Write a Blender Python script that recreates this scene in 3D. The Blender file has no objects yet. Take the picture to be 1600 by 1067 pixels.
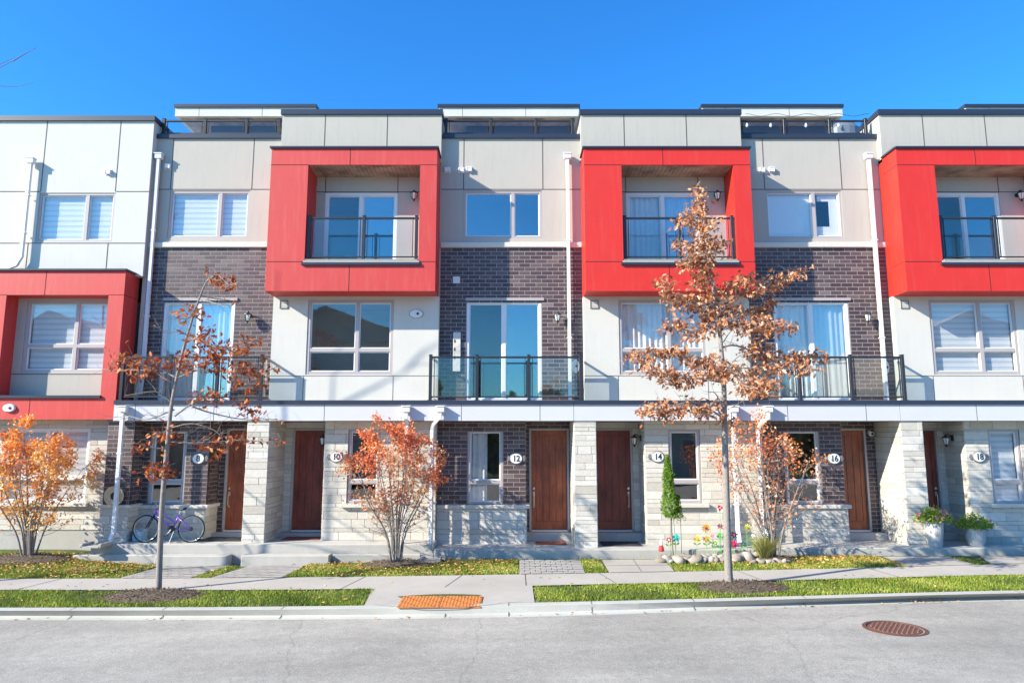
import bpy, math, random
import numpy as np
from mathutils import Vector
random.seed(7); RNG = np.random.default_rng(7)
R = random.Random(11)
sc = bpy.context.scene
COL = sc.collection

# ------------------------------------------------------------------ camera model (also used to measure the photograph)
F = 1080.0; PITCH = math.atan(152 / F); HC = 2.4
CP, SP = math.cos(PITCH), math.sin(PITCH)
def P(u, v, Y):
    """point of the place that the photograph shows at (u, v) at distance Y from the camera line"""
    a = (u - 800) / F; b = (533.5 - v) / F
    t = Y / (CP - b * SP)
    return Vector((a * t, Y, HC + (SP + b * CP) * t))

# ------------------------------------------------------------------ materials
MATS = {}
def _nodes(name):
    m = bpy.data.materials.new(name); m.use_nodes = True
    nt = m.node_tree; nt.nodes.clear()
    out = nt.nodes.new('ShaderNodeOutputMaterial')
    return m, nt, out
def N(nt, t, **kw):
    n = nt.nodes.new(t)
    for k, v in kw.items():
        if k in n.inputs.keys(): n.inputs[k].default_value = v
        else: setattr(n, k, v)
    return n
def L(nt, a, b): nt.links.new(a, b)
def ramp(nt, stops, interp='LINEAR'):
    r = nt.nodes.new('ShaderNodeValToRGB'); r.color_ramp.interpolation = interp
    e = r.color_ramp.elements
    while len(e) < len(stops): e.new(0.5)
    for i, (p, c) in enumerate(stops):
        e[i].position = p; e[i].color = (c[0], c[1], c[2], 1)
    return r
def coords(nt, kind='Object', scale=(1, 1, 1)):
    tc = nt.nodes.new('ShaderNodeTexCoord'); mp = nt.nodes.new('ShaderNodeMapping')
    mp.inputs['Scale'].default_value = scale
    L(nt, tc.outputs[kind], mp.inputs['Vector'])
    return mp.outputs['Vector']
def noise(nt, vec, scale, detail=4, rough=0.55):
    n = N(nt, 'ShaderNodeTexNoise'); n.inputs['Scale'].default_value = scale
    n.inputs['Detail'].default_value = detail; n.inputs['Roughness'].default_value = rough
    L(nt, vec, n.inputs['Vector']); return n
def mixc(nt, fac, a, b, mode='MIX'):
    m = nt.nodes.new('ShaderNodeMix'); m.data_type = 'RGBA'; m.blend_type = mode
    for s, v in ((0, fac), (6, a), (7, b)):
        if isinstance(v, (int, float)): m.inputs[s].default_value = v
        elif isinstance(v, tuple): m.inputs[s].default_value = (v[0], v[1], v[2], 1)
        else: L(nt, v, m.inputs[s])
    return m.outputs[2]
def bump(nt, h, strength, dist=0.01, prev=None):
    b = N(nt, 'ShaderNodeBump'); b.inputs['Strength'].default_value = strength; b.inputs['Distance'].default_value = dist
    L(nt, h, b.inputs['Height'])
    if prev: L(nt, prev, b.inputs['Normal'])
    return b.outputs['Normal']
def sh(c, k): return tuple(min(1, x * k) for x in c)

def plain(name, c, rough=0.6, metal=0.0, var=0.12, scale=6, bstr=0.15, bscale=60, streak=None, spec=0.5, coat=0):
    m, nt, out = _nodes(name)
    b = N(nt, 'ShaderNodeBsdfPrincipled'); b.inputs['Roughness'].default_value = rough
    b.inputs['Metallic'].default_value = metal; b.inputs['Specular IOR Level'].default_value = spec
    b.inputs['Coat Weight'].default_value = coat
    v = coords(nt)
    n1 = noise(nt, v, scale, 5)
    col = mixc(nt, n1.outputs['Fac'], sh(c, 1 - var), sh(c, 1 + var))
    if streak:
        v2 = coords(nt, 'Object', (5, 5, 0.5)); n2 = noise(nt, v2, 2.2, 6, 0.7)
        r = ramp(nt, [(0.50, (0, 0, 0)), (0.75, (1, 1, 1))]); L(nt, n2.outputs['Fac'], r.inputs['Fac'])
        mm = N(nt, 'ShaderNodeMath', operation='MULTIPLY'); L(nt, r.outputs['Color'], mm.inputs[0]); mm.inputs[1].default_value = streak[1]
        col = mixc(nt, mm.outputs[0], col, streak[0])
    L(nt, col, b.inputs['Base Color'])
    if bstr:
        n3 = noise(nt, v, bscale, 4, 0.6)
        L(nt, bump(nt, n3.outputs['Fac'], bstr, 0.01), b.inputs['Normal'])
    L(nt, b.outputs[0], out.inputs['Surface'])
    MATS[name] = m; return m

def toned(name, stops, rough=0.8, fine=0.15, fscale=40, bstr=0.3, bscale=50, transl=0.0, spec=0.4, sat_scale=(1, 1, 1)):
    """colour picked per brick / block / leaf from its own 'tone' value, plus fine grain"""
    m, nt, out = _nodes(name)
    at = N(nt, 'ShaderNodeAttribute'); at.attribute_name = 'tone'
    r = ramp(nt, stops); L(nt, at.outputs['Fac'], r.inputs['Fac'])
    v = coords(nt, 'Object', sat_scale)
    n1 = noise(nt, v, fscale, 5, 0.65)
    g = ramp(nt, [(0.25, (1 - fine,) * 3), (0.75, (1 + fine * 0.6,) * 3)]); L(nt, n1.outputs['Fac'], g.inputs['Fac'])
    col = mixc(nt, 1.0, r.outputs['Color'], g.outputs['Color'], 'MULTIPLY')
    b = N(nt, 'ShaderNodeBsdfPrincipled'); b.inputs['Roughness'].default_value = rough
    b.inputs['Specular IOR Level'].default_value = spec
    L(nt, col, b.inputs['Base Color'])
    if bstr:
        n2 = noise(nt, v, bscale, 5, 0.6); L(nt, bump(nt, n2.outputs['Fac'], bstr, 0.01), b.inputs['Normal'])
    res = b.outputs[0]
    if transl:
        t = N(nt, 'ShaderNodeBsdfTranslucent'); L(nt, col, t.inputs['Color'])
        mx = N(nt, 'ShaderNodeMixShader'); mx.inputs[0].default_value = transl
        L(nt, res, mx.inputs[1]); L(nt, t.outputs[0], mx.inputs[2]); res = mx.outputs[0]
    L(nt, res, out.inputs['Surface'])
    MATS[name] = m; return m

def glass(name, tint, mirror, alpha_rough=0.0, wob=0.04):
    m, nt, out = _nodes(name)
    tr = N(nt, 'ShaderNodeBsdfTransparent'); tr.inputs['Color'].default_value = (*tint, 1)
    gl = N(nt, 'ShaderNodeBsdfGlossy'); gl.inputs['Roughness'].default_value = 0.015 + alpha_rough
    gl.inputs['Color'].default_value = (1.0, 0.95, 0.90, 1)
    v = coords(nt); n1 = noise(nt, v, 1.3, 2, 0.4)
    L(nt, bump(nt, n1.outputs['Fac'], wob, 0.06), gl.inputs['Normal'])
    lw = N(nt, 'ShaderNodeLayerWeight'); lw.inputs['Blend'].default_value = 0.5
    pw = N(nt, 'ShaderNodeMath', operation='POWER'); L(nt, lw.outputs['Facing'], pw.inputs[0]); pw.inputs[1].default_value = 4.5
    sc_ = N(nt, 'ShaderNodeMath', operation='MULTIPLY'); L(nt, pw.outputs[0], sc_.inputs[0]); sc_.inputs[1].default_value = 0.7
    ad = N(nt, 'ShaderNodeMath', operation='ADD', use_clamp=True); L(nt, sc_.outputs[0], ad.inputs[0]); ad.inputs[1].default_value = mirror
    mx = N(nt, 'ShaderNodeMixShader'); L(nt, ad.outputs[0], mx.inputs[0]); L(nt, tr.outputs[0], mx.inputs[1]); L(nt, gl.outputs[0], mx.inputs[2])
    L(nt, mx.outputs[0], out.inputs['Surface']); MATS[name] = m; return m

plain('stucco_white', (0.575, 0.55, 0.50), 0.9, var=0.06, scale=2.2, bstr=0.35, bscale=90, streak=((0.46, 0.44, 0.40), 0.30))
plain('stucco_grey', (0.44, 0.40, 0.35), 0.9, var=0.07, scale=0.9, bstr=0.35, bscale=90, streak=((0.33, 0.315, 0.29), 0.38))
plain('fascia_white', (0.54, 0.54, 0.57), 0.7, var=0.04, scale=2, bstr=0.05, streak=((0.55, 0.54, 0.54), 0.2))
plain('red_panel', (0.60, 0.024, 0.014), 0.50, var=0.10, scale=1.4, bstr=0.08, bscale=70, streak=((0.60, 0.12, 0.08), 0.22))
plain('red_faded', (0.52, 0.040, 0.034), 0.55, var=0.10, scale=1.4, bstr=0.08, bscale=70, streak=((0.60, 0.18, 0.14), 0.28))
plain('joint', (0.10, 0.09, 0.09), 0.9, bstr=0)
plain('joint_red', (0.12, 0.01, 0.01), 0.9, bstr=0)
plain('mortar', (0.35, 0.315, 0.30), 0.95, var=0.1, scale=20, bstr=0.4)
plain('stone_mortar', (0.36, 0.33, 0.29), 0.95, var=0.1, scale=20, bstr=0.4)
plain('cap_metal', (0.025, 0.032, 0.055), 0.4, var=0.1, bstr=0.0)
plain('rail_metal', (0.022, 0.024, 0.032), 0.4, var=0.1, bstr=0.0)
plain('frame_taupe', (0.40, 0.355, 0.345), 0.5, var=0.05, bstr=0.0)
plain('frame_white', (0.72, 0.71, 0.72), 0.45, var=0.03, bstr=0.0)
plain('pipe_white', (0.74, 0.74, 0.76), 0.45, var=0.04, scale=3, bstr=0.05, streak=((0.5, 0.48, 0.44), 0.25))
plain('concrete', (0.42, 0.40, 0.37), 0.9, var=0.14, scale=3.5, bstr=0.5, bscale=45, streak=((0.33, 0.31, 0.28), 0.35))
plain('sill_stone', (0.60, 0.56, 0.50), 0.9, var=0.12, scale=14, bstr=0.9, bscale=30)
plain('balcony_edge', (0.30, 0.27, 0.22), 0.8, var=0.25, scale=9, bstr=0.3)
plain('soffit', (0.62, 0.60, 0.52), 0.7, var=0.06, bstr=0.1)
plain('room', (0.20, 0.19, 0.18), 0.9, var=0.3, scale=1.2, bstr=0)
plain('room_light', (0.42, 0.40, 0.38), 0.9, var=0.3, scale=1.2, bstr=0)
plain('blind_white', (0.78, 0.80, 0.84), 0.8, var=0.03, bstr=0)
plain('blind_sheer', (0.62, 0.65, 0.70), 0.8, var=0.03, bstr=0)
plain('curtain', (0.76, 0.76, 0.77), 0.9, var=0.12, scale=5, bstr=0)
plain('paper', (0.82, 0.82, 0.84), 0.9, var=0.05, bstr=0)
plain('steel', (0.62, 0.62, 0.62), 0.3, metal=0.9, var=0.05, bstr=0)
plain('black_iron', (0.02, 0.02, 0.022), 0.5, var=0.2, bstr=0.1)
plain('plate_white', (0.8, 0.8, 0.8), 0.5, var=0.03, bstr=0)
plain('plate_rim', (0.17, 0.17, 0.18), 0.5, var=0.1, bstr=0)
plain('digit', (0.03, 0.03, 0.035), 0.5, bstr=0)
plain('lamp_glass', (0.75, 0.74, 0.68), 0.3, var=0.05, bstr=0)
plain('bark', (0.25, 0.22, 0.20), 0.95, var=0.45, scale=18, bstr=1.0, bscale=40)
plain('bark_dark', (0.15, 0.13, 0.125), 0.95, var=0.4, scale=18, bstr=0.8, bscale=40)
plain('stem_grey', (0.24, 0.21, 0.19), 0.9, var=0.35, scale=18, bstr=0.4)
plain('tyre', (0.02, 0.02, 0.02), 0.8, bstr=0.2)
plain('purple_paint', (0.28, 0.10, 0.62), 0.25, var=0.08, bstr=0, coat=0.6)
plain('pot_white', (0.44, 0.44, 0.44), 0.8, var=0.12, scale=10, bstr=0.7, bscale=35)
plain('blue_bin', (0.30, 0.50, 0.62), 0.5, var=0.15, scale=8, bstr=0.1)
plain('hose', (0.70, 0.55, 0.33), 0.6, var=0.15, scale=30, bstr=0.2)
plain('mat_dark', (0.03, 0.03, 0.04), 0.95, var=0.3, scale=40, bstr=0.6)
plain('mat_red', (0.22, 0.05, 0.03), 0.95, var=0.3, scale=40, bstr=0.6)
plain('rust', (0.52, 0.17, 0.035), 0.75, var=0.35, scale=9, bstr=0.5, bscale=60)
plain('rust_dark', (0.11, 0.05, 0.036), 0.7, var=0.4, scale=9, bstr=0.5, bscale=60)
plain('rust_brown', (0.27, 0.115, 0.07), 0.75, var=0.4, scale=12, bstr=0.5)
plain('soil', (0.10, 0.075, 0.05), 0.95, var=0.4, scale=12, bstr=1.0, bscale=30)
for nm, c in (('petal_orange', (0.85, 0.33, 0.03)), ('petal_magenta', (0.50, 0.02, 0.16)), ('petal_teal', (0.02, 0.42, 0.36)), ('petal_white', (0.85, 0.85, 0.80)),
              ('petal_yellow', (0.82, 0.60, 0.06)), ('petal_pink', (0.75, 0.25, 0.32)), ('petal_red', (0.62, 0.03, 0.03)), ('petal_green', (0.10, 0.45, 0.08)),
              ('petal_dark', (0.05, 0.02, 0.03)), ('flower_pink', (0.80, 0.16, 0.38))):
    plain(nm, c, 0.6, var=0.12, bstr=0)

toned('brick', [(0, (0.062, 0.036, 0.040)), (0.5, (0.102, 0.066, 0.064)), (0.85, (0.15, 0.108, 0.098)), (1, (0.21, 0.17, 0.16))], 0.5, 0.22, 30, 0.35, 70, spec=0.5)
toned('ashlar', [(0, (0.45, 0.41, 0.35)), (0.5, (0.58, 0.54, 0.475)), (1, (0.69, 0.66, 0.60))], 0.9, 0.12, 9, 0.9, 34, sat_scale=(1, 1, 1.6))
toned('oak_leaf', [(0, (0.13, 0.04, 0.016)), (0.3, (0.36, 0.12, 0.045)), (0.65, (0.60, 0.29, 0.14)), (1, (0.86, 0.60, 0.42))], 0.7, 0.15, 30, 0, transl=0.22)
toned('oak_leaf_red', [(0, (0.14, 0.03, 0.012)), (0.4, (0.38, 0.075, 0.025)), (0.75, (0.58, 0.19, 0.05)), (1, (0.68, 0.36, 0.14))], 0.7, 0.15, 30, 0, transl=0.22)
toned('shrub_leaf', [(0, (0.66, 0.15, 0.035)), (0.35, (0.86, 0.33, 0.07)), (0.7, (0.92, 0.48, 0.12)), (1, (0.94, 0.68, 0.28))], 0.7, 0.15, 30, 0, transl=0.3)
toned('shrub_leaf_red', [(0, (0.58, 0.11, 0.045)), (0.35, (0.82, 0.24, 0.09)), (0.7, (0.90, 0.40, 0.17)), (1, (0.92, 0.60, 0.30))], 0.7, 0.15, 30, 0, transl=0.3)
toned('shrub_leaf_brown', [(0, (0.46, 0.11, 0.04)), (0.35, (0.76, 0.22, 0.07)), (0.7, (0.88, 0.36, 0.13)), (1, (0.93, 0.62, 0.40))], 0.7, 0.15, 30, 0, transl=0.3)
toned('fallen', [(0, (0.16, 0.06, 0.025)), (0.4, (0.42, 0.18, 0.05)), (0.8, (0.68, 0.36, 0.10)), (1, (0.80, 0.52, 0.26))], 0.9, 0.1, 30, 0)
toned('grass', [(0, (0.075, 0.105, 0.010)), (0.4, (0.18, 0.26, 0.022)), (0.75, (0.36, 0.42, 0.05)), (1, (0.52, 0.46, 0.15))], 0.7, 0.1, 20, 0, transl=0.25)
toned('cypress', [(0, (0.04, 0.12, 0.008)), (0.5, (0.12, 0.26, 0.012)), (1, (0.36, 0.50, 0.03))], 0.6, 0.1, 30, 0, transl=0.15)
toned('plant', [(0, (0.06, 0.13, 0.01)), (0.5, (0.20, 0.32, 0.025)), (1, (0.50, 0.55, 0.08))], 0.6, 0.1, 30, 0, transl=0.2)
toned('dry_plant', [(0, (0.14, 0.15, 0.03)), (0.5, (0.30, 0.30, 0.06)), (1, (0.55, 0.50, 0.22))], 0.8, 0.1, 30, 0, transl=0.2)
toned('rock', [(0, (0.16, 0.13, 0.11)), (0.5, (0.31, 0.26, 0.21)), (1, (0.48, 0.43, 0.38))], 0.85, 0.25, 14, 0.6, 30)
toned('mulch', [(0, (0.055, 0.03, 0.025)), (0.6, (0.14, 0.085, 0.065)), (1, (0.28, 0.19, 0.15))], 0.95, 0.2, 40, 0)
glass('glass_window', (0.94, 0.945, 0.945), 0.09)
glass('glass_sky', (0.86, 0.89, 0.92), 0.24)
glass('glass_rail', (0.90, 0.93, 0.935), 0.05)
glass('glass_roof', (0.8, 0.9, 0.96), 0.5)

def mk_wood(name, c1, c2):
    m, nt, out = _nodes(name)
    b = N(nt, 'ShaderNodeBsdfPrincipled'); b.inputs['Roughness'].default_value = 0.42
    v = coords(nt, 'Object', (14, 14, 0.9)); n = noise(nt, v, 3, 8, 0.7)
    v2 = coords(nt, 'Object', (2.5, 2.5, 1.2)); n2 = noise(nt, v2, 1.1, 3, 0.6)
    r = ramp(nt, [(0.3, c1), (0.7, c2)]); L(nt, n.outputs['Fac'], r.inputs['Fac'])
    r2 = ramp(nt, [(0.35, (0.55, 0.5, 0.5)), (0.65, (1.15, 1.1, 1.05))]); L(nt, n2.outputs['Fac'], r2.inputs['Fac'])
    L(nt, mixc(nt, 1.0, r.outputs['Color'], r2.outputs['Color'], 'MULTIPLY'), b.inputs['Base Color'])
    L(nt, bump(nt, n.outputs['Fac'], 0.25, 0.005), b.inputs['Normal'])
    L(nt, b.outputs[0], out.inputs['Surface']); MATS[name] = m
mk_wood('door_wood', (0.20, 0.045, 0.017), (0.44, 0.12, 0.045))
mk_wood('door_wood_dark', (0.17, 0.030, 0.018), (0.31, 0.065, 0.036))
mk_wood('soffit_wood', (0.34, 0.26, 0.18), (0.48, 0.38, 0.28))

def mk_asphalt():
    m, nt, out = _nodes('asphalt'); v = coords(nt)
    b = N(nt, 'ShaderNodeBsdfPrincipled'); b.inputs['Roughness'].default_value = 0.9
    big = noise(nt, v, 0.35, 6, 0.65); mid = noise(nt, v, 7, 5, 0.75); fine = noise(nt, v, 55, 3, 0.85)
    vt = coords(nt, 'Object', (0.06, 1.0, 1.0)); trk = noise(nt, vt, 1.3, 3, 0.5)
    rr = ramp(nt, [(0.30, (0.11, 0.10, 0.086)), (0.42, (0.305, 0.282, 0.245)), (0.55, (0.37, 0.343, 0.30)), (0.72, (0.53, 0.495, 0.435))]); L(nt, fine.outputs['Fac'], rr.inputs['Fac'])
    c = rr.outputs['Color']
    for n_, lo, hi in ((big, 0.80, 1.16), (mid, 0.86, 1.10), (trk, 0.90, 1.10)):
        g = ramp(nt, [(0.32, (lo,) * 3), (0.68, (hi,) * 3)]); L(nt, n_.outputs['Fac'], g.inputs['Fac']); c = mixc(nt, 1.0, c, g.outputs['Color'], 'MULTIPLY')
    dv = noise(nt, v, 1.1, 4, 0.6); w = mixc(nt, 0.35, v, dv.outputs['Color'], 'ADD')
    vo = N(nt, 'ShaderNodeTexVoronoi', feature='DISTANCE_TO_EDGE'); vo.inputs['Scale'].default_value = 0.22; L(nt, w, vo.inputs['Vector'])
    cr = ramp(nt, [(0.0, (0.80,) * 3), (0.0010, (0.88,) * 3), (0.002, (1,) * 3)]); L(nt, vo.outputs['Distance'], cr.inputs['Fac'])
    c = mixc(nt, 1.0, c, cr.outputs['Color'], 'MULTIPLY')
    L(nt, c, b.inputs['Base Color']); L(nt, bump(nt, fine.outputs['Fac'], 0.8, 0.012), b.inputs['Normal'])
    L(nt, b.outputs[0], out.inputs['Surface']); MATS['asphalt'] = m
mk_asphalt()
def mk_pave(name, c, fine_amt=0.10):
    m, nt, out = _nodes(name); v = coords(nt)
    b = N(nt, 'ShaderNodeBsdfPrincipled'); b.inputs['Roughness'].default_value = 0.9
    big = noise(nt, v, 0.9, 6, 0.65); fine = noise(nt, v, 70, 4, 0.7)
    g = ramp(nt, [(0.3, sh(c, 0.86)), (0.7, sh(c, 1.08))]); L(nt, big.outputs['Fac'], g.inputs['Fac'])
    g2 = ramp(nt, [(0.3, (1 - fine_amt,) * 3), (0.7, (1 + fine_amt,) * 3)]); L(nt, fine.outputs['Fac'], g2.inputs['Fac'])
    L(nt, mixc(nt, 1.0, g.outputs['Color'], g2.outputs['Color'], 'MULTIPLY'), b.inputs['Base Color'])
    L(nt, bump(nt, fine.outputs['Fac'], 0.35, 0.008), b.inputs['Normal'])
    L(nt, b.outputs[0], out.inputs['Surface']); MATS[name] = m
mk_pave('pavement', (0.385, 0.355, 0.315))
mk_pave('kerb_concrete', (0.42, 0.41, 0.37))
mk_pave('paver', (0.36, 0.34, 0.32), 0.15)
def mk_lawn():
    m, nt, out = _nodes('lawn'); v = coords(nt)
    b = N(nt, 'ShaderNodeBsdfPrincipled'); b.inputs['Roughness'].default_value = 0.95
    n = noise(nt, v, 1.7, 6, 0.7); n2 = noise(nt, v, 40, 4, 0.7)
    r = ramp(nt, [(0.3, (0.05, 0.085, 0.012)), (0.6, (0.12, 0.15, 0.03)), (0.8, (0.20, 0.17, 0.07))]); L(nt, n.outputs['Fac'], r.inputs['Fac'])
    g2 = ramp(nt, [(0.3, (0.5,) * 3), (0.7, (1.2,) * 3)]); L(nt, n2.outputs['Fac'], g2.inputs['Fac'])
    L(nt, mixc(nt, 1.0, r.outputs['Color'], g2.outputs['Color'], 'MULTIPLY'), b.inputs['Base Color'])
    L(nt, bump(nt, n2.outputs['Fac'], 1.0, 0.03), b.inputs['Normal'])
    L(nt, b.outputs[0], out.inputs['Surface']); MATS['lawn'] = m
mk_lawn()

# ------------------------------------------------------------------ mesh builder
class MB:
    def __init__(s): s.v = []; s.f = []; s.m = []; s.t = []; s.names = []
    def mi(s, name):
        if name not in s.names: s.names.append(name)
        return s.names.index(name)
    def add(s, verts, faces, mat, tone=0.5):
        b = len(s.v); s.v.extend([tuple(p) for p in verts]); k = s.mi(mat)
        for f in faces: s.f.append(tuple(b + i for i in f)); s.m.append(k); s.t.append(tone)
    def quad(s, a, b, c, d, mat, tone=0.5): s.add([a, b, c, d], [(0, 1, 2, 3)], mat, tone)
    def box(s, x0, x1, y0, y1, z0, z1, mat, tone=0.5, ch=0.0):
        if x1 < x0: x0, x1 = x1, x0
        if y1 < y0: y0, y1 = y1, y0
        if z1 < z0: z0, z1 = z1, z0
        if ch <= 0:
            v = [(x0, y0, z0), (x1, y0, z0), (x1, y1, z0), (x0, y1, z0), (x0, y0, z1), (x1, y0, z1), (x1, y1, z1), (x0, y1, z1)]
            s.add(v, [(0, 3, 2, 1), (4, 5, 6, 7), (0, 1, 5, 4), (1, 2, 6, 5), (2, 3, 7, 6), (3, 0, 4, 7)], mat, tone); return
        c = min(ch, (x1 - x0) / 3, (y1 - y0) / 3, (z1 - z0) / 3)
        v = []
        for z, i in ((z0, c), (z0 + c, 0), (z1 - c, 0), (z1, c)):
            v += [(x0 + i + (c if i == 0 else 0), y0 + i, z), (x1 - i - (c if i == 0 else 0), y0 + i, z), (x1 - i, y0 + i + (c if i == 0 else 0), z), (x1 - i, y1 - i - (c if i == 0 else 0), z),
                  (x1 - i - (c if i == 0 else 0), y1 - i, z), (x0 + i + (c if i == 0 else 0), y1 - i, z), (x0 + i, y1 - i - (c if i == 0 else 0), z), (x0 + i, y0 + i + (c if i == 0 else 0), z)]
        f = [tuple(range(7, -1, -1)), tuple(range(24, 32))]
        for k in range(3):
            for j in range(8): f.append((8 * k + j, 8 * k + (j + 1) % 8, 8 * k + 8 + (j + 1) % 8, 8 * k + 8 + j))
        s.add(v, f, mat, tone)
    def tube(s, pts, rad, mat, n=8, tone=0.5, phase=0.0, cap=True, flat=(1, 1)):
        pts = [Vector(p) for p in pts]
        if not hasattr(rad, '__len__'): rad = [rad] * len(pts)
        rings = []; up = None
        for i, p in enumerate(pts):
            d = (pts[min(i + 1, len(pts) - 1)] - pts[max(i - 1, 0)])
            if d.length < 1e-9: d = Vector((0, 0, 1))
            d.normalize()
            if up is None: up = Vector((0, 1, 0)) if abs(d.y) < 0.9 else Vector((1, 0, 0))
            a = (up - d * up.dot(d)).normalized(); b = d.cross(a); up = a
            rings.append([p + (a * math.cos(t) * flat[0] + b * math.sin(t) * flat[1]) * rad[i] for t in [phase + 2 * math.pi * k / n for k in range(n)]])
        v = [q for r_ in rings for q in r_]; f = []
        for i in range(len(pts) - 1):
            for k in range(n): f.append((i * n + k, (i + 1) * n + k, (i + 1) * n + (k + 1) % n, i * n + (k + 1) % n))
        if cap: f.append(tuple(range(n))); f.append(tuple(range((len(pts) - 1) * n + n - 1, (len(pts) - 1) * n - 1, -1)))
        s.add(v, f, mat, tone)
    def lathe(s, c, prof, mat, n=20, tone=0.5, axis='z', sx=1, sy=1):
        v = []; f = []
        for r_, h in prof:
            for k in range(n):
                t = 2 * math.pi * k / n; a, b = r_ * math.cos(t) * sx, r_ * math.sin(t) * sy
                v.append((c[0] + a, c[1] + b, c[2] + h) if axis == 'z' else (c[0] + a, c[1] + h, c[2] + b))
        for i in range(len(prof) - 1):
            for k in range(n): f.append((i * n + k, i * n + (k + 1) % n, (i + 1) * n + (k + 1) % n, (i + 1) * n + k))
        f.append(tuple(range(n))[::-1]); f.append(tuple(range((len(prof) - 1) * n, len(prof) * n)))
        s.add(v, f, mat, tone)
    def build(s, name, parent=None, smooth=False):
        if not s.f: return None
        me = bpy.data.meshes.new(name)
        off = wloc(parent)
        me.from_pydata([(x - off[0], y - off[1], z - off[2]) for x, y, z in s.v], [], s.f)
        for n_ in s.names: me.materials.append(MATS[n_])
        me.polygons.foreach_set('material_index', s.m)
        a = me.attributes.new('tone', 'FLOAT', 'FACE'); a.data.foreach_set('value', s.t)
        if smooth: me.polygons.foreach_set('use_smooth', [True] * len(s.f))
        me.update()
        o = bpy.data.objects.new(name, me); COL.objects.link(o)
        if parent: o.parent = parent
        WL[o.name] = off
        return o
WL = {}
def wloc(o): return WL[o.name] if o is not None else (0.0, 0.0, 0.0)
def thing(name, label, cat, loc, group=None):
    o = bpy.data.objects.new(name, None); COL.objects.link(o); o.location = loc; o.empty_display_size = 0.2
    o['label'] = label; o['category'] = cat
    if group: o['group'] = group
    WL[o.name] = tuple(loc); return o
def tag(o, label=None, cat=None, group=None, kind=None):
    for k, v in (('label', label), ('category', cat), ('group', group), ('kind', kind)):
        if v: o[k] = v
    return o
def struct(o): o['kind'] = 'structure'; return o

# ------------------------------------------------------------------ wall helpers
def cuts(a0, a1, vals): return sorted({round(a, 5) for a in [a0, a1] + [v for v in vals if a0 < v < a1]})
def wall(mb, x0, x1, z0, z1, Y, thk, holes, mat, reveal=None):
    """wall facing -Y with rectangular holes (hx0,hx1,hz0,hz1)"""
    xs = cuts(x0, x1, [h[0] for h in holes] + [h[1] for h in holes]); zs = cuts(z0, z1, [h[2] for h in holes] + [h[3] for h in holes])
    for i in range(len(xs) - 1):
        for j in range(len(zs) - 1):
            cx, cz = (xs[i] + xs[i + 1]) / 2, (zs[j] + zs[j + 1]) / 2
            if any(h[0] < cx < h[1] and h[2] < cz < h[3] for h in holes): continue
            a, b, c, d = xs[i], xs[i + 1], zs[j], zs[j + 1]
            mb.quad((a, Y, c), (b, Y, c), (b, Y, d), (a, Y, d), mat)
            mb.quad((b, Y + thk, c), (a, Y + thk, c), (a, Y + thk, d), (b, Y + thk, d), mat)
    rm = reveal or mat
    for h in holes:
        a, b, c, d = max(h[0], x0), min(h[1], x1), max(h[2], z0), min(h[3], z1)
        mb.quad((a, Y, c), (a, Y + thk, c), (a, Y + thk, d), (a, Y, d), rm); mb.quad((b, Y + thk, c), (b, Y, c), (b, Y, d), (b, Y + thk, d), rm)
        mb.quad((a, Y, d), (b, Y, d), (b, Y + thk, d), (a, Y + thk, d), rm); mb.quad((a, Y, c), (a, Y + thk, c), (b, Y + thk, c), (b, Y, c), rm)
    mb.quad((x0, Y + thk, z0), (x0, Y, z0), (x0, Y, z1), (x0, Y + thk, z1), mat); mb.quad((x1, Y, z0), (x1, Y + thk, z0), (x1, Y + thk, z1), (x1, Y, z1), mat)
    mb.quad((x0, Y, z1), (x1, Y, z1), (x1, Y + thk, z1), (x0, Y + thk, z1), mat); mb.quad((x1, Y, z0), (x0, Y, z0), (x0, Y + thk, z0), (x1, Y + thk, z0), mat)
def jline(mb, x0, x1, z0, z1, Y, mat='joint', w=0.011):
    """a thin open joint between cladding panels"""
    if abs(x1 - x0) < 1e-6: mb.box(x0 - w, x0 + w, Y - 0.003, Y + 0.01, z0, z1, mat)
    else: mb.box(x0, x1, Y - 0.003, Y + 0.01, z0 - w, z0 + w, mat)
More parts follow.
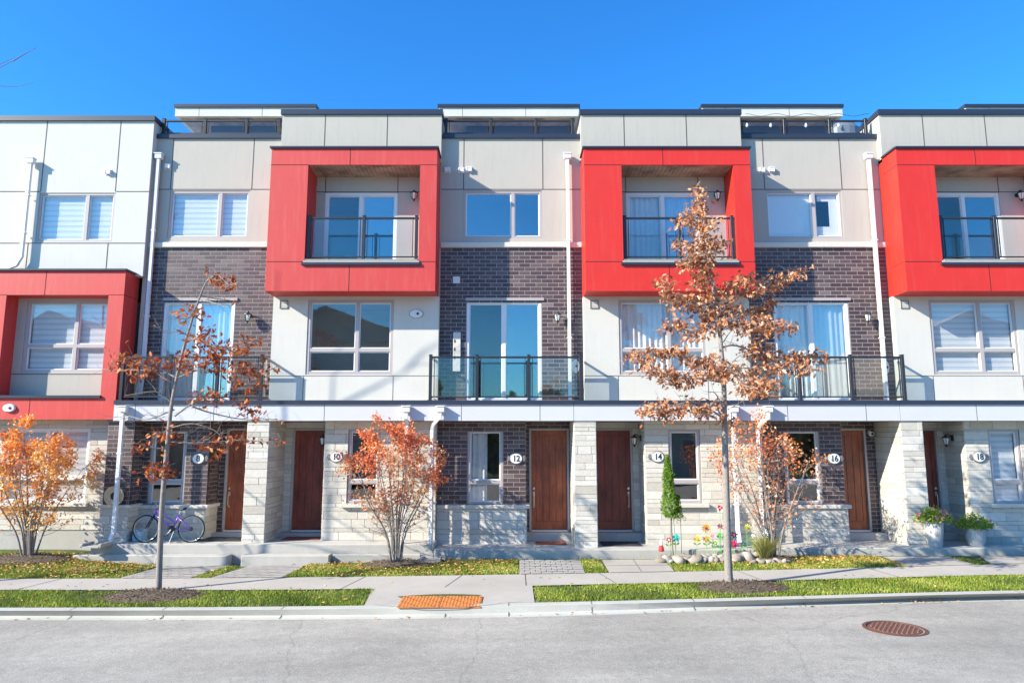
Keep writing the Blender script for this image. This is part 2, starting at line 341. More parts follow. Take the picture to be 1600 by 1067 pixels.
def masonry(mb, o, u, n, W, z0, z1, holes, kind, jog=0):
    """bricks or ashlar blocks standing proud of their mortar. o origin, u along the wall, n outward; holes in (u0,u1,z0,z1)"""
    u = Vector(u); n = Vector(n); o = Vector(o)
    rr = random.Random(int(abs(o.x * 131 + o.y * 77 + z0 * 31) * 10) + jog)
    if kind == 'brick': hs = [0.0985]; gap = 0.0062; pr = 0.0035; mat, mm = 'brick', 'mortar'
    else: hs = [0.09, 0.19, 0.12, 0.09, 0.15, 0.19, 0.12]; gap = 0.0035; pr = 0.010; mat, mm = 'ashlar', 'stone_mortar'
    xs = cuts(0, W, [h[0] for h in holes] + [h[1] for h in holes]); zs = cuts(z0, z1, [h[2] for h in holes] + [h[3] for h in holes])
    for i in range(len(xs) - 1):
        for j in range(len(zs) - 1):
            cx, cz = (xs[i] + xs[i + 1]) / 2, (zs[j] + zs[j + 1]) / 2
            if any(h[0] < cx < h[1] and h[2] < cz < h[3] for h in holes): continue
            q = [o + u * a + Vector((0, 0, c - o.z)) for a, c in ((xs[i], zs[j]), (xs[i + 1], zs[j]), (xs[i + 1], zs[j + 1]), (xs[i], zs[j + 1]))]
            mb.quad(*q, mm)
    rows = []; z = z0; k = 0
    while z < z1 - 0.01:
        h = hs[0] if kind == 'brick' else rr.choice(hs)
        if kind != 'brick':
            nxt = [hh for h_ in holes for hh in h_[2:4] if z + 0.04 < hh < z + h + 0.05] + ([z1] if z1 < z + h + 0.06 else [])
            if nxt: h = min(nxt) - z
        rows.append((z, min(z + h, z1), k)); z += h; k += 1
    for a, b, k in rows:
        segs = [(0, W)]
        for h in holes:
            if h[2] < (a + b) / 2 < h[3]:
                ns = []
                for s0, s1 in segs:
                    if h[1] <= s0 or h[0] >= s1: ns.append((s0, s1)); continue
                    if h[0] > s0: ns.append((s0, h[0]))
                    if h[1] < s1: ns.append((h[1], s1))
                segs = ns
        if kind == 'brick':
            step = 0.276; edges = [step * (i - (0.5 if k % 2 else 0)) for i in range(0, int(W / step) + 3)]
        else:
            edges = [-rr.random() * 0.5]
            while edges[-1] < W: edges.append(edges[-1] + rr.uniform(0.28, 0.95) * (0.7 if b - a > 0.25 else 1))
        for s0, s1 in segs:
            bl = [s0] + [e for e in edges if s0 + 0.04 < e < s1 - 0.04] + [s1]
            for p, q in zip(bl, bl[1:]):
                if q - p < 0.02: continue
                t = rr.random(); t = t * t * 0.75 + (0.25 if rr.random() < 0.15 else 0) if kind == 'brick' else min(1, max(0, rr.gauss(0.5, 0.2)))
                g = gap; c = 0.0025 if kind == 'brick' else 0.003; pz = pr + (rr.uniform(-0.003, 0.003) if kind != 'brick' else rr.uniform(-0.0008, 0.0008))
                A = [(p + g, a + g), (q - g, a + g), (q - g, b - g), (p + g, b - g)]
                B = [(p + g + c, a + g + c), (q - g - c, a + g + c), (q - g - c, b - g - c), (p + g + c, b - g - c)]
                vv = [o + u * x + Vector((0, 0, y - o.z)) + n * 0.0005 for x, y in A] + [o + u * x + Vector((0, 0, y - o.z)) + n * pz for x, y in B]
                mb.add(vv, [(4, 5, 6, 7), (0, 1, 5, 4), (1, 2, 6, 5), (2, 3, 7, 6), (3, 0, 4, 7)], mat, t)
def masonry_front(mb, x0, x1, z0, z1, Y, holes, kind, back=0.12, depth_reveal=0.1):
    masonry(mb, (x0, Y, z0), (1, 0, 0), (0, -1, 0), x1 - x0, z0, z1, [(h[0] - x0, h[1] - x0, h[2], h[3]) for h in holes], kind)
    mm = 'mortar' if kind == 'brick' else 'ashlar'
    for h in holes:
        a, b, c, d = h; T = Y + depth_reveal
        mb.quad((a, Y, c), (a, T, c), (a, T, d), (a, Y, d), mm, 0.4); mb.quad((b, T, c), (b, Y, c), (b, Y, d), (b, T, d), mm, 0.4)
        mb.quad((a, Y, d), (b, Y, d), (b, T, d), (a, T, d), mm, 0.4); mb.quad((a, Y, c), (a, T, c), (b, T, c), (b, Y, c), mm, 0.4)
    wall(mb, x0, x1, z0, z1, Y + 0.006, back, holes, 'stone_mortar' if kind != 'brick' else 'mortar')

# ------------------------------------------------------------------ openings
def window(par, x0, x1, z0, z1, Y, cols, rows, content, name='window', fm='frame_taupe', gm='glass_window', gm0=None, fw=0.06, label=None, depth=0.9, seed=0, dark=True):
    """cols / rows: mullion positions. content: blind, curtain, empty, papers, sheer"""
    r = random.Random(seed * 17 + 3)
    mb = MB(); ya, yb = Y + 0.015, Y + 0.095
    mb.box(x0, x0 + fw, ya, yb, z0, z1, fm, ch=0.006); mb.box(x1 - fw, x1, ya, yb, z0, z1, fm, ch=0.006)
    mb.box(x0 + fw, x1 - fw, ya + 0.002, yb, z1 - fw, z1, fm); mb.box(x0 + fw, x1 - fw, ya + 0.002, yb, z0, z0 + fw, fm)
    xs = [x0 + fw] + [c for c in cols] + [x1 - fw]; zs = [z0 + fw] + [c for c in rows] + [z1 - fw]
    for c in cols: mb.box(c - 0.042, c + 0.042, ya + 0.004, yb, z0 + fw, z1 - fw, fm)
    for i in range(len(xs) - 1):
        a = xs[i] + (0.042 if i > 0 else 0); b = xs[i + 1] - (0.042 if i < len(xs) - 2 else 0)
        for c in rows: mb.box(a, b, ya + 0.006, yb, c - 0.04, c + 0.04, fm)
        for j in range(len(zs) - 1):                                  # inner sash
            c = zs[j] + (0.04 if j > 0 else 0); d = zs[j + 1] - (0.04 if j < len(zs) - 2 else 0)
            for q in ((a, a + 0.025, c, d), (b - 0.025, b, c, d), (a + 0.025, b - 0.025, c, c + 0.025), (a + 0.025, b - 0.025, d - 0.025, d)):
                mb.box(q[0], q[1], ya + 0.03, yb - 0.005, q[2], q[3], 'frame_white' if fm == 'frame_taupe' else fm)
    w = mb.build(name, par)
    if label: w['label'] = label
    for i in range(len(xs) - 1):
        for j in range(len(zs) - 1):
            a = xs[i] + (0.042 if i > 0 else 0); b = xs[i + 1] - (0.042 if i < len(xs) - 2 else 0)
            c = zs[j] + (0.04 if j > 0 else 0); d = zs[j + 1] - (0.04 if j < len(zs) - 2 else 0)
            g = MB(); g.box(a + 0.01, b - 0.01, ya + 0.045, ya + 0.051, c + 0.01, d - 0.01, gm0 if (gm0 and i == 0) else gm); g.build('pane', w)
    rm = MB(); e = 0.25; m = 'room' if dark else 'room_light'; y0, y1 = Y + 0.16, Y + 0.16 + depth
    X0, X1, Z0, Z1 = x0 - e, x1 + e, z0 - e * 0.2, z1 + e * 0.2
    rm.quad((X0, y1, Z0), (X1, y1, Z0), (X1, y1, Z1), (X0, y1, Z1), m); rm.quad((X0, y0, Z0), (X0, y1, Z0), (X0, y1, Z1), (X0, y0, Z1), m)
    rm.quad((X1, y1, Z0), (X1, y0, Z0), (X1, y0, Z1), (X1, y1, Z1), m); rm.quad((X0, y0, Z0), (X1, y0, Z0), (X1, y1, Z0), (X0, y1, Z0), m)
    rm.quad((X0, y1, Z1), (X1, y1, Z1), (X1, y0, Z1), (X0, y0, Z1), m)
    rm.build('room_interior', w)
    if content == 'blind':
        for i in range(len(xs) - 1):
            s = MB(); a, b = xs[i] + 0.02, xs[i + 1] - 0.02; z = z1 - 0.04; lo = z0 + 0.05
            s.box(a, b, Y + 0.115, Y + 0.15, z - 0.02, z1 - 0.01, 'blind_white')
            k = 0
            while z > lo:
                h = 0.085 if k % 2 == 0 else 0.05
                s.box(a, b, Y + 0.125 + 0.003 * (k % 2), Y + 0.13 + 0.003 * (k % 2), max(z - h, lo), z - 0.0015, 'blind_white' if k % 2 == 0 else 'blind_sheer')
                z -= h; k += 1
            s.build('zebra_blind', w)
    elif content in ('curtain', 'halfcurtain', 'sheer'):
        spans = [(x0 + 0.04, x1 - 0.04)] if content == 'sheer' else [(x0 + 0.03, x0 + (x1 - x0) * 0.30), (x1 - (x1 - x0) * 0.24, x1 - 0.03)]
        if content == 'halfcurtain': spans = [(x0 + 0.03, x0 + (x1 - x0) * 0.55)]
        for a, b in spans:
            s = MB(); n = int((b - a) / 0.022); pts = [(a + (b - a) * i / n, Y + 0.16 + 0.02 * math.sin(i * 1.05 + r.random() * 0.5) + 0.012 * math.sin(i * 0.37)) for i in range(n + 1)]
            for (p, q), (p2, q2) in zip(pts, pts[1:]): s.quad((p, q, z0 + 0.03), (p2, q2, z0 + 0.03), (p2, q2, z1 - 0.05), (p, q, z1 - 0.05), 'curtain')
            s.build('curtain', w, smooth=True)
    elif content == 'papers':
        s = MB(); Wd = x1 - x0
        for a, b, c, d, k in ((0.05, 0.60, 0.08, 0.93, 0), (0.30, 0.52, 0.12, 0.55, 1), (0.05, 0.25, 0.10, 0.50, 1), (0.53, 0.61, 0.10, 0.38, 2), (0.66, 0.97, 0.06, 0.27, 0), (0.70, 0.97, 0.80, 0.93, 0), (0.85, 0.97, 0.27, 0.80, 0)):
            s.box(x0 + Wd * a, x0 + Wd * b, Y + 0.112 - 0.003 * k, Y + 0.115 - 0.003 * k, z0 + (z1 - z0) * c, z0 + (z1 - z0) * d, 'paper')
        s.build('paper_sheet', w)
    return w
def slider(par, x0, x1, z0, z1, Y, content, gmL='glass_window', gmR='glass_sky', seed=0, dark=True):
    return window(par, x0, x1, z0, z1, Y, [(x0 + x1) / 2], [], content, name='patio_door', fm='frame_white', gm=gmR, gm0=gmL, fw=0.07, seed=seed, depth=1.6, dark=dark)
def front_door(par, x0, x1, z0, z1, Y, dark=False, handle='r'):
    wd = 'door_wood_dark' if dark else 'door_wood'
    mb = MB(); f = 0.055
    mb.box(x0 - f, x0, Y - 0.02, Y + 0.12, z0 - 0.02, z1 + f, 'frame_taupe', ch=0.006); mb.box(x1, x1 + f, Y - 0.02, Y + 0.12, z0 - 0.02, z1 + f, 'frame_taupe', ch=0.006)
    mb.box(x0, x1, Y - 0.018, Y + 0.12, z1, z1 + f, 'frame_taupe'); mb.box(x0, x1, Y - 0.04, Y + 0.12, z0 - 0.03, z0, 'frame_white')
    fr = mb.build('door_frame', par)
    mb = MB(); W = x1 - x0; e = 0.004; yb = Y + 0.045
    mb.box(x0 + e, x1 - e, yb + 0.012, yb + 0.05, z0 + 0.01, z1 - e, wd)
    st = 0.11; mb.box(x0 + e, x0 + st, yb, yb + 0.012, z0 + 0.01, z1 - e, wd, ch=0.003); mb.box(x1 - st, x1 - e, yb, yb + 0.012, z0 + 0.01, z1 - e, wd, ch=0.003)
    mb.box(x0 + st, x1 - st, yb, yb + 0.012, z0 + 0.01, z0 + 0.20, wd, ch=0.003); mb.box(x0 + st, x1 - st, yb, yb + 0.012, z1 - 0.12, z1 - e, wd, ch=0.003)
    n = 4
    for k in range(n):
        a = x0 + st + (W - 2 * st) * k / n; b = x0 + st + (W - 2 * st) * (k + 1) / n
        mb.box(a + 0.009, b - 0.009, yb + 0.002, yb + 0.013, z0 + 0.205, z1 - 0.125, wd, ch=0.003)
    d = mb.build('front_door', par)
    hx = x1 - 0.06 if handle == 'r' else x0 + 0.06
    mb = MB(); mb.lathe((hx, yb - 0.004, z0 + 0.98), [(0.001, -0.03), (0.028, -0.026), (0.033, 0.0), (0.033, 0.006)], 'steel', 16, axis='y')
    mb.box(hx - 0.022, hx + 0.022, yb - 0.006, yb, z0 + 0.80, z0 + 0.90, 'steel', ch=0.003); mb.box(hx - 0.018, hx + 0.018, yb - 0.006, yb, z0 + 0.53, z0 + 0.58, 'steel', ch=0.003)
    mb.tube([(hx, yb - 0.005, z0 + 0.86), (hx, yb - 0.05, z0 + 0.84), (hx, yb - 0.06, z0 + 0.72), (hx, yb - 0.05, z0 + 0.58), (hx, yb - 0.005, z0 + 0.55)], 0.011, 'steel', 8)
    mb.build('handle', d, smooth=False)
def wall_lamp(par, x, Y, z, side=-1, nx=0, tilt=0.0):
    """lantern on a wall: nx 0 means wall faces -Y, -1 means wall faces -X"""
    def T(a, b, c): return (x + a, Y + b, z + c) if nx == 0 else (x + b, Y + a, z + c)
    mb = MB(); 
    def lat(c, prof, mat, n=6): mb.lathe(c, prof, mat, n)
    b0 = T(0, -0.008, 0)
    mb.lathe(b0, [(0.001, 0.012), (0.05, 0.012), (0.05, -0.004), (0.03, -0.018)], 'black_iron', 12, axis='y') if nx == 0 else mb.box(b0[0] - 0.01, b0[0] + 0.01, b0[1] - 0.05, b0[1] + 0.05, z - 0.07, z + 0.07, 'black_iron', ch=0.004)
    mb.tube([T(0, -0.01, -0.01), T(0, -0.06, 0.05), T(0, -0.12, 0.09), T(0, -0.16, 0.075), T(0, -0.16, 0.04)], 0.012, 'black_iron', 8)
    c = T(0, -0.16, 0)
    lat(c, [(0.02, 0.075), (0.03, 0.05), (0.085, 0.02), (0.09, 0.0)], 'black_iron', 8)
    lat(c, [(0.03, -0.165), (0.045, -0.15), (0.03, -0.145), (0.02, -0.19), (0.005, -0.215)], 'black_iron', 8)
    for k in range(6):
        t = math.pi / 3 * k; mb.tube([(c[0] + 0.078 * math.cos(t), c[1] + 0.078 * math.sin(t), c[2]), (c[0] + 0.045 * math.cos(t), c[1] + 0.045 * math.sin(t), c[2] - 0.15)], 0.006, 'black_iron', 4)
    o = mb.build('wall_lamp', par)
    g = MB(); g.lathe(c, [(0.040, -0.148), (0.072, -0.002)], 'lamp_glass', 6); g.build('lamp_glass', o)
def plaque(par, x, Y, z, num):
    mb = MB()
    mb.lathe((x, Y - 0.012, z), [(0.001, -0.022), (0.13, -0.018), (0.145, 0.0), (0.145, 0.01)], 'plate_rim', 32, axis='y', sy=0.95, sx=1.1)
    for s in (-1, 1):
        for dz in (-0.035, 0.035): mb.lathe((x + s * 0.185, Y - 0.01, z + dz), [(0.001, -0.012), (0.028, -0.008), (0.034, 0.008)], 'plate_rim', 12, axis='y')
        mb.lathe((x + s * 0.165, Y - 0.01, z), [(0.001, -0.014), (0.035, -0.01), (0.042, 0.008)], 'plate_rim', 12, axis='y')
        mb.lathe((x + s * 0.215, Y - 0.01, z), [(0.001, -0.012), (0.014, -0.008), (0.018, 0.008)], 'plate_rim', 10, axis='y')
    o = mb.build('number_plaque', par)
    p = MB(); p.lathe((x, Y - 0.035, z), [(0.001, -0.004), (0.117, -0.003), (0.121, 0.006)], 'plate_white', 32, axis='y', sy=0.93, sx=1.1); p.build('plaque_face', o)
    cu = bpy.data.curves.new('house_number', 'FONT'); cu.body = num; cu.size = 0.195; cu.extrude = 0.003; cu.align_x = 'CENTER'; cu.align_y = 'CENTER'; cu.offset = 0.004
    cu.materials.append(MATS['digit'])
    tmp = bpy.data.objects.new('tmp', cu); COL.objects.link(tmp); dg = bpy.context.evaluated_depsgraph_get(); dg.update()
    me = bpy.data.meshes.new_from_object(tmp.evaluated_get(dg)); bpy.data.objects.remove(tmp); bpy.data.curves.remove(cu)
    if not me.materials: me.materials.append(MATS['digit'])
    t = bpy.data.objects.new('house_number', me); COL.objects.link(t); t.parent = o
    w = wloc(o); t.location = (x - w[0], Y - 0.043 - w[1], z - w[2]); t.rotation_euler = (math.pi / 2, 0, 0); t.scale = (0.88, 1, 1)
def vent(par, x, Y, z, s=0.075, mat='frame_white', hood=True):
    mb = MB(); mb.box(x - s, x + s, Y - 0.012, Y, z - s, z + s, mat, ch=0.004)
    if hood:
        mb.box(x - s * 0.8, x + s * 0.8, Y - 0.07, Y - 0.012, z + s * 0.55, z + s * 0.8, mat); mb.box(x - s * 0.8, x - s * 0.65, Y - 0.07, Y - 0.012, z - s * 0.7, z + s * 0.55, mat); mb.box(x + s * 0.65, x + s * 0.8, Y - 0.07, Y - 0.012, z - s * 0.7, z + s * 0.55, mat)
        mb.box(x - s * 0.65, x + s * 0.65, Y - 0.062, Y - 0.055, z - s * 0.7, z + s * 0.55, 'pipe_white')
    mb.build('wall_vent', par)
def panel_vent(par, x, Y, z, s=0.10):
    mb = MB(); mb.box(x - s, x + s, Y - 0.006, Y, z - s, z + s, 'stucco_white')
    for q in ((-s, s, s - 0.015, s), (-s, s, -s, -s + 0.015), (-s, -s + 0.015, -s, s), (s - 0.015, s, -s, s)): mb.box(x + q[0], x + q[1], Y - 0.02, Y - 0.006, z + q[2], z + q[3], 'plate_rim')
    for k in range(4): mb.box(x - s + 0.02, x + s - 0.02, Y - 0.014, Y - 0.006, z - s + 0.035 + k * 0.04, z - s + 0.04 + k * 0.04, 'fascia_white')
    mb.build('louvre_vent', par)
def oval_vent(par, x, Y, z, a=0.16, b=0.105):
    mb = MB(); mb.lathe((x, Y, z), [(0.9, -0.012), (1.06, -0.010), (1.07, 0.0)], 'plate_rim', 24, axis='y', sx=a, sy=b); mb.lathe((x, Y, z), [(0.001, -0.05), (0.85, -0.048), (0.97, -0.025), (1.0, 0.0)], 'frame_white', 24, axis='y', sx=a, sy=b)
    mb.lathe((x + a * 0.25, Y - 0.05, z), [(0.001, -0.012), (0.03, -0.01), (0.032, 0.0)], 'black_iron', 12, axis='y')
    mb.build('dryer_vent', par)
def downpipe(par, pts, head=True, w=0.075, name='downpipe'):
    mb = MB(); mb.tube(pts, w * 0.707, 'pipe_white', 4, phase=math.pi / 4)
    x, y, z = pts[0]
    if head:
        mb.box(x - 0.09, x + 0.09, y - 0.06, y + 0.07, z - 0.02, z + 0.10, 'pipe_white', ch=0.008); mb.box(x - 0.105, x + 0.105, y - 0.075, y + 0.075, z + 0.10, z + 0.125, 'pipe_white', ch=0.005)
    for k in range(1, len(pts)):
        a, b = Vector(pts[k - 1]), Vector(pts[k])
        if abs(a.z - b.z) > 1.6:
            for f in (0.35, 0.75):
                c = a.lerp(b, f); mb.box(c.x - 0.06, c.x + 0.06, c.y - 0.045, c.y + 0.05, c.z - 0.012, c.z + 0.012, 'pipe_white')
    mb.build(name, par)
def railing(par, x0, x1, z0, z1, Y, posts, depth_back=0.0, name='balcony_railing'):
    mb = MB(); m = 'rail_metal'
    mb.box(x0, x1, Y - 0.025, Y + 0.025, z1 - 0.045, z1, m, ch=0.004); mb.box(x0, x1, Y - 0.015, Y + 0.015, z0 + 0.07, z0 + 0.10, m)
    if depth_back:
        for x in (x0 + 0.03, x1 - 0.03):
            mb.box(x - 0.02, x + 0.02, Y + 0.03, Y + depth_back, z1 - 0.045, z1, m); mb.box(x - 0.012, x + 0.012, Y + 0.03, Y + depth_back, z0 + 0.07, z0 + 0.10, m)
    r = mb.build(name, par)
    for x in posts:
        p = MB(); p.box(x - 0.035, x + 0.035, Y - 0.035, Y + 0.035, z0, z1 + 0.03, m, ch=0.004); p.box(x - 0.06, x + 0.06, Y - 0.055, Y + 0.055, z0, z0 + 0.012, m)
        p.box(x - 0.041, x + 0.041, Y - 0.041, Y + 0.041, z1 + 0.03, z1 + 0.04, m); p.build('post', r)
    for a, b in zip(posts, posts[1:]):
        p = MB(); p.box(a + 0.09, b - 0.09, Y - 0.004, Y + 0.004, z0 + 0.10, z1 - 0.045, 'glass_rail'); p.build('glass_panel', r)
        for x in (a + 0.085, b - 0.085):
            e = MB(); e.box(x - 0.008, x + 0.008, Y - 0.012, Y + 0.012, z0 + 0.10, z1 - 0.045, m); e.build('glass_channel', r)
    if depth_back:
        for x in (x0 + 0.03, x1 - 0.03):
            p = MB(); p.box(x - 0.003, x + 0.003, Y + 0.06, Y + depth_back - 0.02, z0 + 0.10, z1 - 0.045, 'glass_rail'); p.build('glass_panel', r)
    return r

# ------------------------------------------------------------------ the row of townhouses
YB, YW, YR, YC, YD, YS = 16.56, 16.36, 15.75, 15.90, 17.10, 16.31     # brick, white wall, red box, canopy, door and stone planes
GROUP = 'townhouses of the terraced row'
def canopy(h, x0, x1, zb=2.81, joints=()):
    mb = MB(); mb.box(x0, x1, YC, YC + 0.04, zb, 3.18, 'fascia_white')
    mb.quad((x0, YC + 0.04, zb + 0.01), (x0, YD + 0.2, zb + 0.01), (x1, YD + 0.2, zb + 0.01), (x1, YC + 0.04, zb + 0.01), 'soffit')
    for j in joints: mb.box(j - 0.006, j + 0.006, YC - 0.002, YC + 0.01, zb, 3.18, 'joint')
    mb.box(x0, x1, YC + 0.04, YD + 0.2, 3.18, 3.22, 'concrete')
    mb.build('canopy', h)
    mb = MB(); mb.box(x0, x1, YC - 0.035, YC + 0.10, 3.18, 3.275, 'cap_metal'); mb.build('canopy_flashing', h)
def penthouse(h, x0, x1, z0, side='l', seed=0):
    YP = 18.5
    mb = MB(); mb.box(x0, x1, YP, YP + 0.1, 11.44, 11.70, 'stucco_white'); mb.box(x0, x0 + 0.1, YP + 0.1, YP + 4, 11.44, 11.70, 'stucco_white'); mb.box(x1 - 0.1, x1, YP + 0.1, YP + 4, 11.44, 11.70, 'stucco_white')
    mb.box(x0 - 0.03, x1 + 0.03, YP - 0.04, YP + 4.1, 11.70, 11.79, 'cap_metal'); mb.box(x0 + 0.1, x1 - 0.1, YP + 0.1, YP + 4, 11.455, 11.50, 'soffit_wood')
    for f in (0.17, 0.62): mb.box(x0 + (x1 - x0) * f - 0.006, x0 + (x1 - x0) * f + 0.006, YP - 0.002, YP + 0.01, 11.44, 11.70, 'joint')
    mb.build('penthouse_roof', h)
    wx0, wx1 = x0 + 0.75, x1 - 0.15; W = wx1 - wx0; g = [(wx0 + W * a, wx0 + W * b) for a, b in ((0.03, 0.33), (0.38, 0.66), (0.71, 0.98))]
    mb = MB(); wall(mb, wx0, wx1, z0, 11.455, YP + 0.65, 0.12, [(a, b, 10.25, 11.25) for a, b in g], 'brick')
    mb.box(wx0, wx0 + 0.1, YP + 0.77, YP + 4, z0, 11.455, 'stucco_grey'); mb.box(wx1 - 0.1, wx1, YP + 0.77, YP + 4, z0, 11.455, 'stucco_grey')
    mb.build('penthouse_wall', h)
    for k, (a, b) in enumerate(g): window(h, a, b, 10.25, 11.25, YP + 0.65, [(a + b) / 2] if k == 1 else [], [10.75], 'sheer', fm='frame_white', gm='glass_roof', fw=0.05, name='penthouse_window')
def box_unit(L, num, label, wood_dark=True, faded=False, door=(0.25, 1.17), lowc='empty', upc='empty', seed=1, groundc='empty', slab=0.0, lowdark=True, xr=None):
    R1 = L + 3.99 if xr is None else xr
    h = thing('townhouse', label, 'townhouse', (L + 2, 17.5, 0), GROUP)
    red, jr = ('red_faded' if faded else 'red_panel'), 'joint_red'
    # upper stucco
    mb = MB(); mb.box(L, R1, YW, YW + 0.2, 9.2, 10.43, 'stucco_grey')
    for f in (0.27, 0.66): jline(mb, L + 3.99 * f, L + 3.99 * f, 9.28, 10.43, YW)
    for x in (L, R1 - 0.12): mb.box(x, x + 0.12, YW + 0.2, 22, 3.27, 10.43, 'stucco_grey')
    mb.build('stucco_wall', h)
    mb = MB(); mb.box(L - 0.03, R1 + 0.03, YW - 0.045, YW + 0.25, 10.43, 10.56, 'cap_metal')
    for x in (L - 0.03, R1 - 0.17): mb.box(x, x + 0.2, YW + 0.25, 22, 10.43, 10.55, 'cap_metal')
    mb.build('parapet_cap', h)
    mb = MB(); mb.box(L + 0.12, R1 - 0.12, YW + 0.2, 24, 10.0, 10.1, 'concrete'); mb.build('roof', h)
    # red surround
    o0, o1, oz0, oz1 = L + 0.89, L + 3.56, 6.48, 8.87
    rx1 = min(L + 3.96, R1)
    mb = MB(); wall(mb, L - 0.0, rx1, 5.80, 9.28, YR, 0.06, [(o0, o1, oz0, oz1)], red)
    mb.box(L, L + 0.06, YR + 0.06, YW + 0.19, 5.80, 9.28, red); mb.box(rx1 - 0.06, rx1, YR + 0.06, YW + 0.19, 5.80, 9.28, red)
    mb.box(L + 0.06, rx1 - 0.06, YR + 0.06, YW + 0.0, 5.80, 5.86, red)
    mb.box(o0 - 0.05, o0, YR + 0.06, 16.52, oz0, oz1, red); mb.box(o1, o1 + 0.05, YR + 0.06, 16.52, oz0, oz1, red)
    for z in (oz0 + 0.02, oz1 + 0.0):
        jline(mb, L, o0, z, z, YR, jr, 0.008); jline(mb, o1, rx1, z, z, YR, jr, 0.008)
        for x in (L, rx1): mb.box(x - 0.003, x + 0.003, YR + 0.02, YW, z - 0.008, z + 0.008, jr)
    jline(mb, L + 1.88, L + 1.88, oz1, 9.28, YR, jr, 0.008); jline(mb, L + 1.95, L + 1.95, 5.8, oz0, YR, jr, 0.008)
    mb.build('red_surround', h)
    mb = MB(); mb.box(L - 0.04, rx1 + 0.04, YR - 0.045, YW + 0.0, 9.28, 9.325, 'cap_metal', ch=0.004); mb.build('surround_cap', h)
    mb = MB(); n = 26
    for k in range(n):
        a = o0 + (o1 - o0) * k / n; b = o0 + (o1 - o0) * (k + 1) / n; mb.box(a + 0.002, b - 0.006, YR + 0.05, 16.52, oz1 - 0.015, oz1 + 0.02, 'soffit_wood')
    mb.box(o0, o1, YR + 0.05, 16.52, oz1 + 0.02, oz1 + 0.03, 'joint'); mb.build('balcony_soffit', h)
    mb = MB(); mb.box(o0 - 0.02, o1 + 0.02, YR - 0.03, 16.5, oz0 - 0.0, oz0 + 0.035, 'concrete'); mb.box(o0 - 0.06, o1 + 0.03, YR - 0.05, YR + 0.02, oz0 - 0.065, oz0 - 0.005, 'cap_metal'); mb.box(o0 + 0.02, o1 - 0.02, YR - 0.033, YR + 0.03, oz0 + 0.0355, oz0 + 0.072, 'balcony_edge'); mb.build('balcony_floor', h)
    s0, s1 = o0 + 0.22, o0 + 2.02
    mb = MB(); wall(mb, o0 - 0.05, o1 + 0.05, oz0, oz1 + 0.02, 16.50, 0.15, [(s0, s1, oz0 + 0.04, 8.45)], 'stucco_grey')
    for x in (s0, s1): jline(mb, x, x, 8.45, oz1, 16.50)
    jline(mb, o0, o1, 8.47, 8.47, 16.50); mb.build('balcony_wall', h)
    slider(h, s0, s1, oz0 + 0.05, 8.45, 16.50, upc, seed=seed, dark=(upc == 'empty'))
    railing(h, o0 + 0.02, o1 - 0.02, oz0 + 0.07, 7.60, YR + 0.09, [o0 + 0.06, (o0 + o1) / 2 + 0.02, o1 - 0.07])
    wall_lamp(h, o1 - 0.22, 16.50, 8.38)
    # white wall with the four-pane window
    w0, w1 = L + 0.84, L + 2.91
    mb = MB(); holes = [(w0, w1, 3.91, 5.72)]
    wall(mb, L, R1, 3.27, 5.80, YW, 0.2, holes, 'stucco_white'); jline(mb, L, R1, 3.88, 3.88, YW, w=0.007)
    for x in (L + 0.80, L + 2.93): jline(mb, x, x, 3.27, 3.87, YW, w=0.007)
    mb.build('white_wall', h)
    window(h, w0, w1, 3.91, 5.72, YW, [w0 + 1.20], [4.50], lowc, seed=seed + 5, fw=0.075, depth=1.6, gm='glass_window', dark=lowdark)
    panel_vent(h, L + 0.26, YW, 5.60)
    # ground floor
    canopy(h, L - 0.3, R1, joints=[L + 1.45, L + 3.3])
    gx0, gx1 = L + 1.93, L + 2.67
    mb = MB(); masonry_front(mb, L + 1.38, R1, -0.02, 2.81, YS, [(gx0, gx1, 0.93, 2.62)], 'ashlar')
    masonry(mb, (L + 1.38, YD, 0), (0, -1, 0), (-1, 0, 0), YD - YS, -0.02, 2.81, [], 'ashlar', 3)
    d0, d1 = L + door[0], L + door[1]
    mb2 = MB(); masonry_front(mb2, L + 0.2, L + 1.38, -0.02, 2.81, YD, [(d0 - 0.055, d1 + 0.055, 0.2, 2.655)], 'ashlar'); 
    mb.build('stone_wall', h); mb2.build('entrance_wall', h)
    mb = MB(); mb.box(gx0 - 0.12, gx1 + 0.14, YS - 0.10, YS + 0.05, 0.84, 0.93, 'sill_stone', ch=0.008); mb.build('window_sill', h)
    window(h, gx0, gx1, 0.93, 2.62, YS, [], [1.42], groundc, seed=seed + 9, fw=0.06, gm='glass_window')
    front_door(h, d0, d1, 0.23, 2.60, YD, wood_dark, 'r')
    mb = MB(); mb.box(L + 0.2, L + 1.37, YD - 0.28, YD - 0.0, slab, 0.19, 'concrete', ch=0.01); mb.build('door_step', h)
    wall_lamp(h, L + 1.37, YS + 0.42, 2.42, nx=-1)
    plaque(h, L + 1.67, YS - 0.01, 1.985, num)
    mb = MB(); px0, px1 = L - 0.3, L + 0.2
    masonry_front(mb, px0, px1, -0.02, 2.81, YC + 0.04, [], 'ashlar', back=0.05)
    masonry(mb, (px0, YD + 0.1, 0), (0, -1, 0), (-1, 0, 0), YD - YC + 0.06, -0.02, 2.81, [], 'ashlar', 5)
    masonry(mb, (px1, YC + 0.04, 0), (0, 1, 0), (1, 0, 0), YD - YC + 0.06, -0.02, 2.81, [], 'ashlar', 6)
    mb.build('entrance_pillar', h)
    return h
